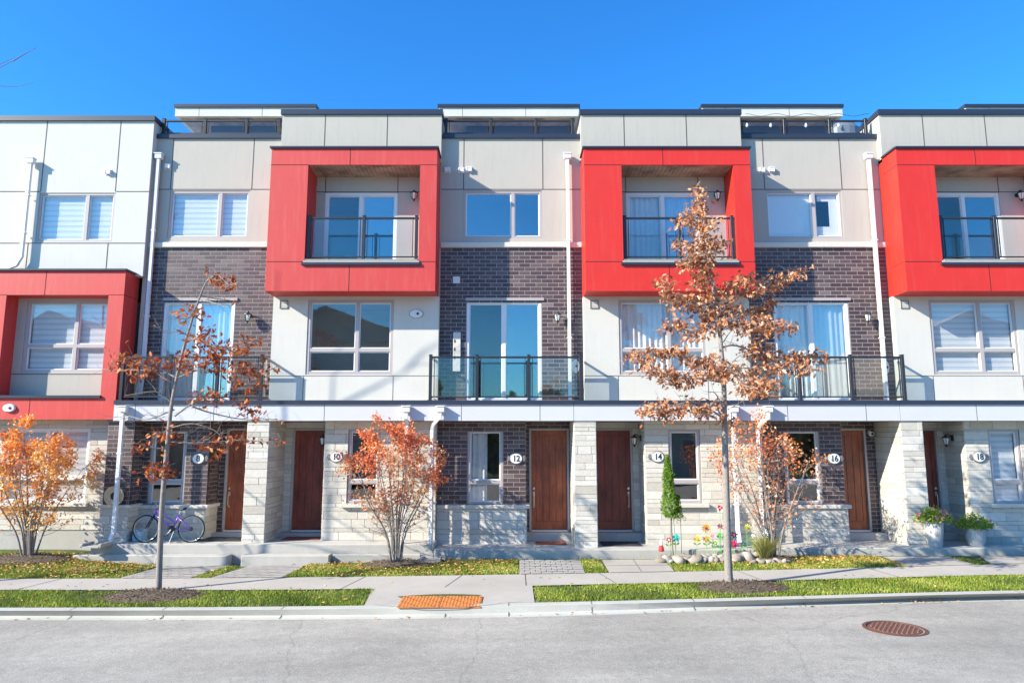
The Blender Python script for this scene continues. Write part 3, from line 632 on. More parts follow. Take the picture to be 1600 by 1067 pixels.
def brick_unit(B, num, label, xl=None, upc='empty', lowc='curtain', seed=2, door=(2.23, 3.10), pipes=True, upg='glass_window', updark=False, slab=0.0, wx=(0.55, 2.50), sx=(0.65, 2.48), pent=True, rposts=(-0.13, 0.95, 2.15, 3.36), xr=None):
    X0 = B if xl is None else xl; X1 = B + 3.48
    h = thing('townhouse', label, 'townhouse', (B + 1.7, 17.5, 0), GROUP)
    w0, w1 = B + wx[0], B + wx[1]
    mb = MB(); wall(mb, X0, X1, 7.2, 9.89, YB, 0.2, [(w0, w1, 7.30, 8.53)], 'stucco_grey')
    jline(mb, X0, X1, 8.56, 8.56, YB); jline(mb, w0, w0, 8.56, 9.89, YB); jline(mb, w1 + 0.03, w1 + 0.03, 8.56, 9.89, YB); mb.build('stucco_wall', h)
    mb = MB(); mb.box(X0, X1, YB - 0.05, YB + 0.25, 9.89, 10.0, 'cap_metal'); mb.build('parapet_cap', h)
    mb = MB(); mb.box(X0, X1, YB + 0.25, 24, 9.75, 9.85, 'concrete'); mb.build('roof_terrace', h)
    window(h, w0, w1, 7.30, 8.53, YB, [w0 + (w1 - w0) * 0.63], [], upc, seed=seed, gm=upg, dark=updark, depth=1.4)
    mb = MB(); mb.box(X0, X1, YB - 0.06, YB + 0.1, 7.06, 7.19, 'sill_stone', ch=0.01); mb.build('stone_band', h)
    s0, s1 = B + sx[0], B + sx[1]
    mb = MB(); masonry_front(mb, X0, X1, 3.22, 7.06, YB, [(s0, s1, 3.22, 5.73)], 'brick'); mb.build('brick_wall', h)
    mb = MB(); mb.box(s0 - 0.02, s1 + 0.06, YB - 0.035, YB + 0.02, 5.735, 5.80, 'frame_taupe'); mb.build('lintel_flashing', h)
    slider(h, s0, s1, 3.28, 5.73, YB, lowc, seed=seed + 3, dark=(lowc == 'empty'))
    wall_lamp(h, B + 2.86, YB, 5.36)
    railing(h, B + rposts[0] - 0.03, B + rposts[-1] + 0.03, 3.275, 4.30, 15.98, [B + p for p in rposts], 0.36)
    railing(h, X0 + 0.02, X1 - 0.12, 10.0, 10.44, 16.68, [X0 + 0.08, X0 + 0.08 + (X1 - X0) * 0.33, X0 + 0.08 + (X1 - X0) * 0.66, X1 - 0.18], 0, name='terrace_railing')
    if pent: penthouse(h, B - 0.32, B + 3.66, 9.85, seed=seed)
    # ground
    canopy(h, X0, X1 - 0.31, joints=[B + 0.6, B + 2.4])
    gx0, gx1 = B + 0.71, B + 1.55; e = B + 2.08
    mb = MB(); masonry_front(mb, X0, e, 0.80, 2.81, 16.50, [(gx0, gx1, 0.88, 2.62)], 'brick')
    masonry(mb, (e, 16.50, 0), (0, 1, 0), (1, 0, 0), YD - 16.50, 0.80, 2.81, [], 'brick', 2)
    mb.build('brick_wall', h)
    mb = MB(); masonry_front(mb, X0, e + 0.02, -0.02, 0.80, 16.46, [], 'ashlar'); masonry(mb, (e + 0.02, 16.46, 0), (0, 1, 0), (1, 0, 0), YD - 16.46, -0.02, 0.8, [], 'ashlar', 2); mb.build('stone_base', h)
    mb = MB(); mb.box(X0, e + 0.09, 16.40, 16.52, 0.80, 0.88, 'sill_stone', ch=0.008); mb.box(e - 0.02, e + 0.09, 16.52, YD, 0.80, 0.88, 'sill_stone', ch=0.008); mb.build('stone_ledge', h)
    window(h, gx0, gx1, 0.88, 2.62, 16.50, [], [1.40], 'halfcurtain' if seed == 2 else 'empty', seed=seed + 8, fw=0.065, dark=True)
    d0, d1 = B + door[0], B + door[1]
    mb = MB(); masonry_front(mb, e - 0.1, B + 3.25, -0.02, 2.81, YD, [(d0 - 0.055, d1 + 0.055, 0.2, 2.655)], 'brick'); mb.build('entrance_wall', h)
    front_door(h, d0, d1, 0.23, 2.60, YD, False, 'l')
    mb = MB(); mb.box(e + 0.03, B + 3.24, YD - 0.28, YD, slab, 0.19, 'concrete', ch=0.01); mb.build('door_step', h)
    plaque(h, B + 1.86, 16.49, 1.94, num)
    return h

h10 = box_unit(-5.75, '10', 'townhouse number 10 with faded red balcony surround and dark window below', faded=True, door=(0.44, 1.36), seed=1, slab=0.1, upc='empty', lowc='empty', lowdark=False)
oval_vent(h10, -2.30, YW, 5.37)
h14 = box_unit(1.72, '14', 'townhouse number 14, its bright red balcony surround partly behind the brown oak', seed=2, lowc='sheer', upc='sheer', slab=0.0, lowdark=False)
h18 = box_unit(9.19, '18', 'townhouse number 18 at the right edge with bright red balcony surround', seed=3, lowc='blind', groundc='blind', upc='empty', slab=0.03, lowdark=False)
h12 = brick_unit(-1.76, '12', 'brick townhouse number 12 between the two red surrounds, with glass-railed balcony', seed=2, upg='glass_sky', updark=True, lowc='empty')
h16 = brick_unit(5.71, '16', 'brick townhouse number 16 with papers taped inside its top window', seed=4, upc='papers', lowc='sheer', door=(2.0, 2.9), slab=0.03, wx=(0.60, 2.50))
h8 = brick_unit(-9.23, '8', 'brick townhouse number 8 with white blinds upstairs and a bicycle on its porch', xl=-8.95, seed=6, upc='blind', lowc='sheer', door=(2.30, 3.2), slab=0.1, wx=(0.70, 2.70), sx=(0.75, 2.48), rposts=(0.2, 1.3, 2.4, 3.42))
h20 = brick_unit(13.18, '20', 'brick townhouse at the far right end, only its roof showing above the parapet', seed=7, lowc='curtain')
downpipe(h12, [(1.38, YB - 0.11, 9.33), (1.38, YB - 0.11, 3.30)]); oval_vent(h12, 1.53, YB, 4.13, 0.09, 0.17)
downpipe(h16, [(8.90, YB - 0.11, 9.33), (8.90, YB - 0.11, 3.30)]); oval_vent(h16, 8.98, YB, 4.10, 0.09, 0.17)
downpipe(h8, [(-8.82, YB - 0.11, 9.33), (-8.82, YB - 0.11, 4.0), (-8.82, YB - 0.16, 3.45)])
for x, z in ((-1.62, 9.06), (-1.27, 9.05), (-1.07, 9.07)): vent(h12, x, YB, z)
for x, z in ((6.26, 9.05), (6.50, 9.06)): vent(h16, x, YB, z)
vent(h8, -8.62, YB, 9.15); vent(h12, -1.36, YB, 6.25, 0.085, 'frame_white', False)
mb = MB(); mb.box(-1.42, -1.24, YB - 0.05, YB - 0.008, 4.0, 4.95, 'sill_stone', ch=0.006)
for k in range(3): mb.box(-1.40, -1.37, YB - 0.058, YB - 0.05, 4.3 + 0.2 * k, 4.37 + 0.2 * k, 'joint')
mb.build('cable_box', h12)
mb = MB(); mb.lathe((8.74, YD - 0.14, 2.52), [(0.001, -0.05), (0.05, -0.045), (0.055, 0.03), (0.03, 0.06)], 'plate_white', 18, axis='y'); mb.lathe((8.74, YD - 0.19, 2.52), [(0.001, -0.01), (0.03, -0.008), (0.034, 0.01)], 'black_iron', 16, axis='y'); mb.box(8.72, 8.76, YD - 0.08, YD - 0.005, 2.50, 2.60, 'plate_white'); mb.build('security_camera', h16)
for L0, hh in ((-5.75, h10), (1.72, h14), (9.19, None)):
    if hh is None: continue
    x = L0 + 3.34
    downpipe(hh, [(x, YC - 0.09, 3.02), (x, YC - 0.09, 2.86), (x, YC + 0.02, 2.70), (x, YC + 0.02, 0.35), (x, YC - 0.06, 0.12)])
    x = L0 + 4.12
    downpipe(hh, [(x, YC - 0.09, 3.02), (x - 0.02, YC - 0.09, 2.88), (x - 0.16, YC + 0.0, 2.74), (x - 0.20, YC + 0.1, 2.60), (x - 0.20, YC + 0.1, 0.2), (x - 0.20, YC - 0.02, 0.03)])
# number 8: pier at its left end, pipe before it
mb = MB(); masonry_front(mb, -9.30, -8.70, 0.92, 2.81, 16.05, [], 'brick', back=0.05); masonry(mb, (-8.70, 16.05, 0), (0, 1, 0), (1, 0, 0), 0.48, 0.92, 2.81, [], 'brick', 4)
mb.build('brick_pier', h8)
mb = MB(); masonry_front(mb, -9.32, -8.68, -0.3, 0.85, 16.03, [], 'ashlar', back=0.05); masonry(mb, (-8.68, 16.03, 0), (0, 1, 0), (1, 0, 0), 0.48, -0.3, 0.85, [], 'ashlar', 4); mb.box(-9.36, -8.62, 15.97, 16.52, 0.85, 0.92, 'sill_stone', ch=0.008)
mb.build('pier_base', h8)
downpipe(h8, [(-8.86, YC - 0.09, 3.02), (-8.86, YC - 0.09, 0.32), (-8.89, YC - 0.16, 0.18)])
canopy(h8, -9.12, -8.95)

# number 6, at the left edge
L6 = -12.95; X6 = -8.95
h6 = thing('townhouse', 'townhouse at the left edge with a low red window surround and tall white upper wall', 'townhouse', (-11, 17.5, 0), GROUP)
mb = MB(); wall(mb, L6, X6, 6.30, 10.26, YW, 0.2, [(-11.64, -9.76, 7.15, 8.40)], 'stucco_white')
jline(mb, L6, -11.64, 8.43, 8.43, YW); jline(mb, -9.76, X6, 8.43, 8.43, YW); jline(mb, L6, X6, 7.12, 7.12, YW)
jline(mb, -11.62, -11.62, 8.43, 10.26, YW); jline(mb, -9.78, -9.78, 8.43, 10.26, YW); jline(mb, -11.8, -11.8, 6.3, 7.12, YW); jline(mb, -9.85, -9.85, 6.3, 7.12, YW)
mb.box(X6 - 0.1, X6, YW + 0.2, 22, 3.2, 10.26, 'stucco_white'); mb.box(L6, L6 + 0.1, YW + 0.2, 22, 3.2, 10.26, 'stucco_white'); mb.build('white_wall', h6)
mb = MB(); mb.box(L6 - 0.03, X6 + 0.03, YW - 0.05, YW + 0.25, 10.26, 10.39, 'cap_metal'); mb.box(X6 - 0.15, X6 + 0.03, YW + 0.25, 22, 10.26, 10.38, 'cap_metal'); mb.build('parapet_cap', h6)
mb = MB(); mb.box(L6, X6 - 0.1, YW + 0.2, 24, 10.0, 10.1, 'concrete'); mb.build('roof', h6)
window(h6, -11.64, -9.76, 7.15, 8.40, YW, [-10.45], [], 'blind', seed=31, dark=False)
vent(h6, -9.98, YW, 8.92)
downpipe(h6, [(-11.85, YW - 0.12, 9.12), (-11.85, YW - 0.12, 6.75), (-11.95, YW - 0.12, 6.55), (-12.25, YW - 0.12, 6.42), (-12.9, YW - 0.12, 6.36)])
Y6 = 15.95; o0, o1, oz0, oz1 = -11.89, -9.49, 3.36, 5.75
mb = MB(); wall(mb, L6 + 0.2, -9.13, 2.84, 6.33, Y6, 0.06, [(o0, o1, oz0, oz1)], 'red_faded')
mb.box(-9.19, -9.13, Y6 + 0.06, YB, 2.84, 6.33, 'red_faded'); mb.box(L6 + 0.2, L6 + 0.26, Y6 + 0.06, YB, 2.84, 6.33, 'red_faded'); mb.box(L6 + 0.26, -9.19, Y6 + 0.06, YD, 2.84, 2.90, 'stucco_white')
mb.box(o0 - 0.05, o0, Y6 + 0.06, 16.45, oz0, oz1, 'red_faded'); mb.box(o1, o1 + 0.05, Y6 + 0.06, 16.45, oz0, oz1, 'red_faded'); mb.box(o0, o1, Y6 + 0.06, 16.45, oz1, oz1 + 0.04, 'red_faded')
for z in (oz1,): jline(mb, L6 + 0.2, o0, z, z, Y6, 'joint_red', 0.006); jline(mb, o1, -9.13, z, z, Y6, 'joint_red', 0.006)
jline(mb, -11.0, -11.0, oz1, 6.33, Y6, 'joint_red', 0.006); jline(mb, -11.1, -11.1, 2.84, oz0, Y6, 'joint_red', 0.006); mb.box(-9.131, -9.127, Y6 + 0.02, YB, oz1 - 0.006, oz1 + 0.006, 'joint_red')
mb.build('red_surround', h6)
mb = MB(); mb.box(L6 + 0.15, -9.09, Y6 - 0.05, YW, 6.33, 6.375, 'cap_metal', ch=0.004); mb.build('surround_cap', h6)
mb = MB(); mb.box(o0 - 0.3, o1 + 0.02, Y6 - 0.05, 16.4, oz0 - 0.03, oz0 + 0.03, 'cap_metal'); mb.build('opening_flashing', h6)
mb = MB(); wall(mb, o0 - 0.05, o1 + 0.05, oz0, oz1 + 0.04, 16.36, 0.15, [(o0 + 0.22, o1 - 0.04, 3.95, 5.70)], 'stucco_grey'); jline(mb, o0, o1, 3.92, 3.92, 16.36); jline(mb, o1 - 0.1, o1 - 0.1, 3.36, 3.9, 16.36); mb.build('recess_wall', h6)
window(h6, o0 + 0.22, o1 - 0.04, 3.95, 5.70, 16.36, [-10.45], [4.60], 'blind', seed=37, fw=0.08, dark=False)
oval_vent(h6, -11.55, Y6, 3.10, 0.15, 0.095)
mb = MB(); masonry_front(mb, L6, -9.30, 0.33, 2.84, YS, [(-11.8, -9.86, 0.94, 2.64)], 'ashlar'); mb.build('stone_wall', h6)
mb = MB(); mb.box(-11.9, -9.76, YS - 0.10, YS + 0.05, 0.86, 0.94, 'sill_stone', ch=0.008); mb.build('window_sill', h6)
window(h6, -11.8, -9.86, 0.94, 2.64, YS, [-10.85], [1.5], 'blind', seed=41, fm='frame_white', dark=False)
mb = MB(); mb.box(L6, -9.30, YS + 0.01, YS + 0.2, -0.6, 0.33, 'concrete'); mb.build('foundation', h6)

# shells that close the row behind
for hh, a, b in ((h6, L6, X6), (h8, X6, -5.75), (h10, -5.75, -1.76), (h12, -1.76, 1.72), (h14, 1.72, 5.71), (h16, 5.71, 9.19), (h18, 9.19, 13.18), (h20, 13.18, 16.66)):
    mb = MB(); mb.box(a, b, 23.8, 24, -0.5, 10.1, 'stucco_grey'); mb.box(a + 0.001, a + 0.05, YD + 0.2, 23.8, -0.5, 9.7, 'room'); mb.box(b - 0.05, b - 0.001, YD + 0.2, 23.8, -0.5, 9.7, 'room'); mb.build('rear_wall', hh)

# ------------------------------------------------------------------ ground
def interp(tab, x):
    if x <= tab[0][0]: return tab[0][1]
    for (a, b), (c, d) in zip(tab, tab[1:]):
        if x <= c:
            t = (x - a) / (c - a); return b + (d - b) * t
    return tab[-1][1]
def smooth_tab(tab, w=1.6):
    xs = [i * 0.5 for i in range(-80, 81)]
    return [(x, sum(interp(tab, x + d * w) * k for d, k in ((-1, 1), (-.5, 2), (0, 3), (.5, 2), (1, 1))) / 9) for x in xs]
gzt = smooth_tab([(-30, -.30), (-8, -.24), (-5, -.22), (-1, -.14), (1.5, -.10), (6, -.08), (9, -.06), (30, 0)])
At = smooth_tab([(-40, 14.0), (-9.9, 13.88), (-7.4, 13.88), (-4.6, 13.81), (-1.8, 13.69), (.15, 13.65), (1.6, 13.66), (3.1, 13.75), (7.7, 14.13), (10.4, 14.45), (40, 14.8)])
Bt = smooth_tab([(-40, 13.2), (-9.2, 12.99), (-5.7, 12.88), (-2.5, 12.70), (.3, 12.69), (4.0, 12.93), (9.6, 13.46), (40, 13.8)])
Ct = smooth_tab([(-40, 11.9), (-8.3, 11.68), (-5.2, 11.62), (-2.3, 11.49), (.36, 11.47), (2.05, 11.54), (4.2, 11.75), (6.4, 11.98), (8.6, 12.15), (40, 12.5)])
Dt = smooth_tab([(-40, 11.7), (-8.1, 11.47), (-5, 11.38), (-2, 11.20), (0, 11.14), (2, 11.26), (4.1, 11.56), (6.3, 11.85), (8.6, 12.03), (40, 12.4)])
gz = lambda x: interp(gzt, x); fA = lambda x: interp(At, x); fB = lambda x: interp(Bt, x); fC = lambda x: interp(Ct, x); fD = lambda x: interp(Dt, x)
zA = lambda x: gz(x) - .03; zB = lambda x: gz(x) - .05; zC = lambda x: gz(x) - .06; zD = lambda x: gz(x) - .20
ytop = smooth_tab([(-40, -.08), (-9.6, -.08), (-8.6, -.26), (-7, -.33), (-5, -.31), (-1.9, -.23), (-1.5, -.2), (4, -.2), (6, -.13), (40, -.06)], 0.6)
def yard_z(x, y):
    t = min(1, max(0, (y - fA(x)) / (16.2 - fA(x)))); return zA(x) + (interp(ytop, x) - zA(x)) * t
def strip(name, lines, mat, x0=-40, x1=40, step=0.5, kind='structure'):
    """lines: (Y(x), z(x)) pairs from far to near"""
    n = max(2, int(round((x1 - x0) / step)) + 1); xs = [x0 + (x1 - x0) * i / (n - 1) for i in range(n)]
    v = []; f = []
    for fy, fz in lines:
        for x in xs: y = fy(x); v.append((x, y, fz(x, y) if fz.__code__.co_argcount == 2 else fz(x)))
    for j in range(len(lines) - 1):
        for i in range(n - 1): f.append((j * n + i, (j + 1) * n + i, (j + 1) * n + i + 1, j * n + i + 1))
    mb = MB(); mb.add(v, f, mat); o = mb.build(name); o['kind'] = kind; return o
# base sheet to the horizon
mb = MB(); mb.quad((-600, -600, -1.1), (600, -600, -1.1), (600, 600, -1.1), (-600, 600, -1.1), 'lawn'); struct(mb.build('ground'))
strip('road', [(lambda x: fD(x), zD), (lambda x: 8.0, lambda x: zD(x) + .05), (lambda x: 3.0, lambda x: zD(x) - .02)], 'asphalt', step=1)
strip('kerb', [(lambda x: fC(x), zC), (lambda x: fC(x) - .15, lambda x: zC(x) - .002), (lambda x: fC(x) - .165, lambda x: zC(x) - .008), (lambda x: fD(x) + .12, lambda x: zD(x) + .035), (lambda x: fD(x) + .085, lambda x: zD(x) + .018), (lambda x: fD(x) + .01, lambda x: zD(x) + .006), (lambda x: fD(x) - .0, lambda x: zD(x) - .02)], 'kerb_concrete')
mb = MB()
for x in (-11.8, -9.6, -7.04, -5.55, -3.64, -1.04, -0.05, 1.26, 2.9, 4.75, 8.45, 10.8):
    y0, y1 = fC(x), fD(x); mb.box(x - .006, x + .006, y1 + .01, y0, zC(x) - .2, zC(x) + .004, 'joint') if False else None
    pts = [(fC(x), zC(x)), (fC(x) - .16, zC(x) - .004), (fD(x) + .12, zD(x) + .036), (fD(x) + .01, zD(x) + .007)]
    for (a, b), (c, d) in zip(pts, pts[1:]): mb.quad((x - .008, a, b + .002), (x - .008, c, d + .002), (x + .008, c, d + .002), (x + .008, a, b + .002), 'joint')
struct(mb.build('kerb_joints'))
strip('sidewalk', [(fA, zA), (fB, zB)], 'pavement')
strip('lawn_strip', [(fB, lambda x: zB(x) - .02), (lambda x: (fB(x) + fC(x)) / 2, lambda x: (zB(x) + zC(x)) / 2 - .004), (fC, lambda x: zC(x) - .02)], 'lawn')
mb = MB()
for k, x in enumerate((-15.4, -11.5, -8.7, -2.8, -.95, 0.25, 1.66, 4.35, 6.95, 11.5)):
    a = 0.12 * (x < 0) - 0.1 * (x > 1); xb = x - a * 2; mb.quad((x - .009, fA(x), zA(x) + .003), (xb - .009, fB(xb), zB(xb) + .003), (xb + .009, fB(xb), zB(xb) + .003), (x + .009, fA(x), zA(x) + .003), 'joint')
struct(mb.build('sidewalk_joints'))
# yard ground behind the sidewalk
strip('yard', [(lambda x: 16.6, lambda x, y: yard_z(x, 16.2) - .02), (lambda x: 16.2, lambda x, y: yard_z(x, y) - .02), (lambda x: (16.2 + fA(x)) / 2, lambda x, y: yard_z(x, y) - .02), (fA, lambda x, y: yard_z(x, y) - .02)], 'lawn', step=0.4)
# apron between the two halves of the lawn strip
mb = MB(); xs = [-2.46 + 2.82 * i / 12 for i in range(13)]
v = []; 
for t in (0, 0.33, 0.66, 1.0):
    for i, x in enumerate(xs):
        y = fB(x) + (fC(x) - fB(x)) * t; z = zB(x) + (zC(x) - zB(x)) * t; xx = x + (0.10 * t if i == 0 else 0); v.append((xx, y, z + .004 - (0.03 * math.exp(-((x + 1.2) / .9) ** 2) * t)))
mb.add(v, [(j * 13 + i, (j + 1) * 13 + i, (j + 1) * 13 + i + 1, j * 13 + i + 1) for j in range(3) for i in range(12)], 'pavement'); struct(mb.build('sidewalk_apron'))
mb = MB(); n = 24
for i in range(n):
    a = -2.22 + 2.4 * i / n; b = -2.22 + 2.4 * (i + 1) / n; g = lambda x: 11.53 - 0.26 * math.exp(-((x + 1.1) / .85) ** 4) - (0.0)
    mb.quad((a, g(a) + .006, zC(a) - .01 + .012), (a, g(a) - .006, zC(a) - .01 + .012), (b, g(b) - .006, zC(b) - .01 + .012), (b, g(b) + .006, zC(b) - .01 + .012), 'joint')
struct(mb.build('apron_joint'))
# front paths of pavers
PATHS = [(-7.59, -6.22, -7.45, -6.05), (-5.82, -4.43, -5.6, -4.38), (0.14, 1.40, 0.16, 1.47), (1.86, 3.13, 1.94, 3.29), (7.85, 9.28, 8.0, 9.38), (9.62, 11.1, 10.1, 11.5)]
for k, (a0, a1, b0, b1) in enumerate(PATHS):
    mb = MB(); rr = random.Random(k); ny, nx = 8, 6
    slabby = k >= 3
    if slabby: ny, nx = 2, 2
    for j in range(ny):
        for i in range(nx):
            def q(s, t):
                x = (a0 + (a1 - a0) * s) * (1 - t) + (b0 + (b1 - b0) * s) * t; y0 = fA(x) + 0.006; y = y0 + (15.42 - y0) * t
                return (x, y, yard_z(x, y) + .006 + zj)
            zj = rr.uniform(-.002, .002); off = 0 if slabby else (0.5 if j % 2 else 0) / nx
            s0, s1 = max(0, i / nx - off) + .006, min(1, (i + 1) / nx - off) - .006; t0, t1 = j / ny + .01, (j + 1) / ny - .01
            if i == nx - 1: s1 = 0.994
            if s1 > s0: mb.quad(q(s0, t0), q(s1, t0), q(s1, t1), q(s0, t1), 'paver' if not slabby else 'pavement')
    zj = -.012; mb.quad(q(0, 0), q(1, 0), q(1, 1), q(0, 1), 'stone_mortar')
    struct(mb.build('path'))
# porch slabs and steps
def slab(x0, x1, y0, y1, z0, z1, name='porch_slab'):
    mb = MB(); mb.box(x0, x1, y0, y1, z0, z1, 'concrete', ch=0.015); return struct(mb.build(name))
slab(-9.30, -1.72, 15.72, 17.3, -0.75, 0.10)
slab(-1.715, 5.70, 15.66, 17.3, -0.6, 0.0)
slab(5.705, 16.6, 15.66, 17.3, -0.5, 0.03)
slab(-9.55, -7.72, 15.52, 15.715, -0.75, -0.10, 'porch_step'); slab(-7.715, -6.15, 15.42, 15.715, -0.7, -0.10, 'porch_step'); slab(-5.85, -3.95, 15.42, 15.715, -0.7, -0.09, 'porch_step'); slab(-3.945, -2.0, 15.62, 15.715, -0.7, -0.10, 'porch_step')
# far side of the road, where the camera stands
strip('far_pavement', [(lambda x: 3.0, lambda x: zD(x) + .1), (lambda x: -6.0, lambda x: zD(x) + .12)], 'pavement', step=2)

# ------------------------------------------------------------------ grass, leaves
def fast_mesh(name, V, Fv, mat, tone, kind=None, parent=None):
    """V (n,k,3) polygons of k corners each"""
    n, k, _ = V.shape; me = bpy.data.meshes.new(name); off = np.array(wloc(parent))
    me.vertices.add(n * k); me.vertices.foreach_set('co', (V.reshape(-1, 3) - off).astype(np.float32).ravel())
    me.loops.add(n * k); me.loops.foreach_set('vertex_index', np.arange(n * k, dtype=np.int32))
    me.polygons.add(n); me.polygons.foreach_set('loop_start', np.arange(0, n * k, k, dtype=np.int32))
    me.update(calc_edges=True)
    me.materials.append(MATS[mat]); a = me.attributes.new('tone', 'FLOAT', 'FACE'); a.data.foreach_set('value', np.clip(tone, 0, 1).astype(np.float32))
    o = bpy.data.objects.new(name, me); COL.objects.link(o)
    if parent: o.parent = parent
    WL[o.name] = tuple(off)
    if kind: o['kind'] = kind
    return o
vyard = lambda X, Y: np.array([yard_z(x, y) for x, y in zip(X, Y)])
MULCH = [(-6.2, 12.42, .95, .55), (4.0, 12.45, .90, .55), (-10.4, 15.35, .95, .42), (-2.42, 15.1, .85, .42), (5.5, 15.05, .5, .3)]
def in_mulch(X, Y, k=0.85):
    m = np.zeros(len(X), bool)
    for a, b, c, d in MULCH: m |= ((X - a) / (c * k)) ** 2 + ((Y - b) / (d * k)) ** 2 < 1
    return m
gx, gy, gzz = [], [], []
def scatter(x0, x1, fy0, fy1, fz, dens, fx=None):
    ax = np.array([fy0(x) - fy1(x) for x in np.linspace(x0, x1, 9)]); area = abs(ax.mean()) * (x1 - x0); n = int(area * dens)
    X = RNG.uniform(x0, x1, n); t = RNG.random(n); Y = np.array([fy0(x) + (fy1(x) - fy0(x)) * tt for x, tt in zip(X, t)])
    if fx is not None: X, Y = fx(X, Y)
    Z = np.array([fz(x, y) for x, y in zip(X, Y)]); keep = ~in_mulch(X, Y)
    worn = 0.5 + 0.5 * np.sin(X * 2.3 + 3 * np.sin(Y * 2.1)) * np.sin(X * 0.77 + 1); edge = np.array([min(abs(y - fy0(x)), abs(y - fy1(x))) for x, y in zip(X, Y)])
    keep &= RNG.random(n) < np.clip(0.35 + 0.75 * worn, 0, 1) * np.clip(0.45 + edge * 5 + 0.3 * np.sin(X * 9), 0.15, 1)
    gx.append(X[keep]); gy.append(Y[keep]); gzz.append(Z[keep])
strz = lambda x, y: zC(x) + (zB(x) - zC(x)) * (y - fC(x)) / (fB(x) - fC(x)) - .012
D_ = 2600
scatter(-13.5, -2.40, lambda x: fC(x) + .01, lambda x: fB(x) - .015, strz, D_)
scatter(0.38, 13.5, lambda x: fC(x) + .01, lambda x: fB(x) - .015, strz, D_)
LAWNS = [(-13.5, -7.60, 15.50), (-6.20, -5.84, 15.40), (-4.41, 0.13, 15.60), (1.42, 1.85, 15.6), (3.17, 7.84, 15.6), (9.30, 9.60, 15.4), (11.2, 14, 15.5)]
for a, b, yt in LAWNS: scatter(a, b, lambda x: fA(x) + .01, lambda x: (15.95 if x < -9.5 else yt), lambda x, y: yard_z(x, y) - .015, D_)
X = np.concatenate(gx); Y = np.concatenate(gy); Z = np.concatenate(gzz); n = len(X)
GX, GY, GZ = X, Y, Z
h = RNG.uniform(.022, .055, n); a = RNG.uniform(0, 2 * np.pi, n); lean = RNG.normal(0, .018, (n, 2)); w = RNG.uniform(.005, .010, n)
V = np.zeros((n, 3, 3)); V[:, 0] = np.c_[X - np.cos(a) * w, Y - np.sin(a) * w, Z]; V[:, 1] = np.c_[X + np.cos(a) * w, Y + np.sin(a) * w, Z]; V[:, 2] = np.c_[X + lean[:, 0], Y + lean[:, 1], Z + h]
patch = 0.5 + 0.22 * np.sin(X * 1.7 + 1.3) * np.cos(Y * 3.1 + X * .6) + 0.12 * np.sin(X * 5.3 + Y * 2)
fast_mesh('grass', V, None, 'grass', patch + RNG.normal(0, .2, n) - .05 + (Y > 13.5) * .12, 'stuff')

def leaf_quads(C, size, normal_bias=None, fold=True, aspect=0.5):
    """pointed leaf as one 4-corner diamond per leaf"""
    n = len(C); d = RNG.normal(0, 1, (n, 3)); d /= np.linalg.norm(d, axis=1)[:, None]
    e = RNG.normal(0, 1, (n, 3)); e -= d * (e * d).sum(1)[:, None]; e /= np.linalg.norm(e, axis=1)[:, None]
    s = size * RNG.uniform(.7, 1.25, n)
    V = np.zeros((n, 4, 3)); V[:, 0] = C; V[:, 1] = C + d * (s * .5)[:, None] + e * (s * aspect * .5)[:, None]; V[:, 2] = C + d * s[:, None]; V[:, 3] = C + d * (s * .5)[:, None] - e * (s * aspect * .5)[:, None]
    return V
OAK = np.array([(0, 0), (.06, .10), (.24, .16), (.12, .30), (.36, .46), (.14, .56), (.22, .78), (.07, .80), (0, 1.0), (-.07, .80), (-.22, .78), (-.14, .56), (-.36, .46), (-.12, .30), (-.24, .16), (-.06, .10)])
def oak_leaves(C, size, droop=0.5):
    n = len(C); d = RNG.normal(0, 1, (n, 3)); d[:, 2] -= droop; d /= np.linalg.norm(d, axis=1)[:, None]
    e = RNG.normal(0, 1, (n, 3)); e -= d * (e * d).sum(1)[:, None]; e /= np.linalg.norm(e, axis=1)[:, None]; f = np.cross(d, e)
    s = (size * RNG.uniform(.5, 1.35, n))[:, None]; curl = RNG.uniform(.1, .8, n)[:, None]
    out = []
    for half in (range(0, 9), [8, 9, 10, 11, 12, 13, 14, 15, 0]):
        V = np.zeros((n, 9, 3))
        for i, k in enumerate(half):
            u, v = OAK[k]; V[:, i] = C + d * (v * s) + e * (u * s * (1 - .25 * curl)) + f * (abs(u) * s * curl * 1.3 + (v * v) * s * curl * .35)
        out.append(V)
    return np.concatenate(out)
# fallen leaves
m = int(6500); idx = RNG.integers(0, n, m * 3); fx_, fy_ = X[idx], Y[idx]
pw = np.exp(-((fx_ + 9.3) / 2.2) ** 2) + np.exp(-((fx_ + 2.0) / 2.0) ** 2) + 0.8 * np.exp(-((fx_ - 6.5) / 1.6) ** 2) + .12
pw *= np.where(fy_ > 13.5, 0.5 + 0.9 * np.clip((fy_ - 14.3) * 1.6, 0, 1), 0.05)
k = RNG.random(len(idx)) < pw * .85; C = np.c_[fx_[k], fy_[k], Z[idx][k] + RNG.uniform(.02, .05, k.sum())]
extra = []
for _ in range(55):
    x = R.uniform(-10, 11); t = R.random()
    extra.append((x, fB(x) + (fA(x) - fB(x)) * t, zB(x) + (zA(x) - zB(x)) * t + .006))
for _ in range(46): x = R.uniform(-9, 10); extra.append((x, fD(x) - abs(R.gauss(0, .05)) + .04, zD(x) + .02))
for x0, nn in ((-7.6, 3), (1.05, 7), (7.0, 14), (6.7, 8), (-5.6, 2), (3.5, 3)):
    for _ in range(nn):
        x = x0 + R.gauss(0, .16); extra.append((x, fD(x) + R.uniform(-.03, .10), zD(x) + .025))
for _ in range(90): x = R.uniform(-6, 12); extra.append((x, 15.50 + R.uniform(-.12, .1), yard_z(x, 15.5) + .02))
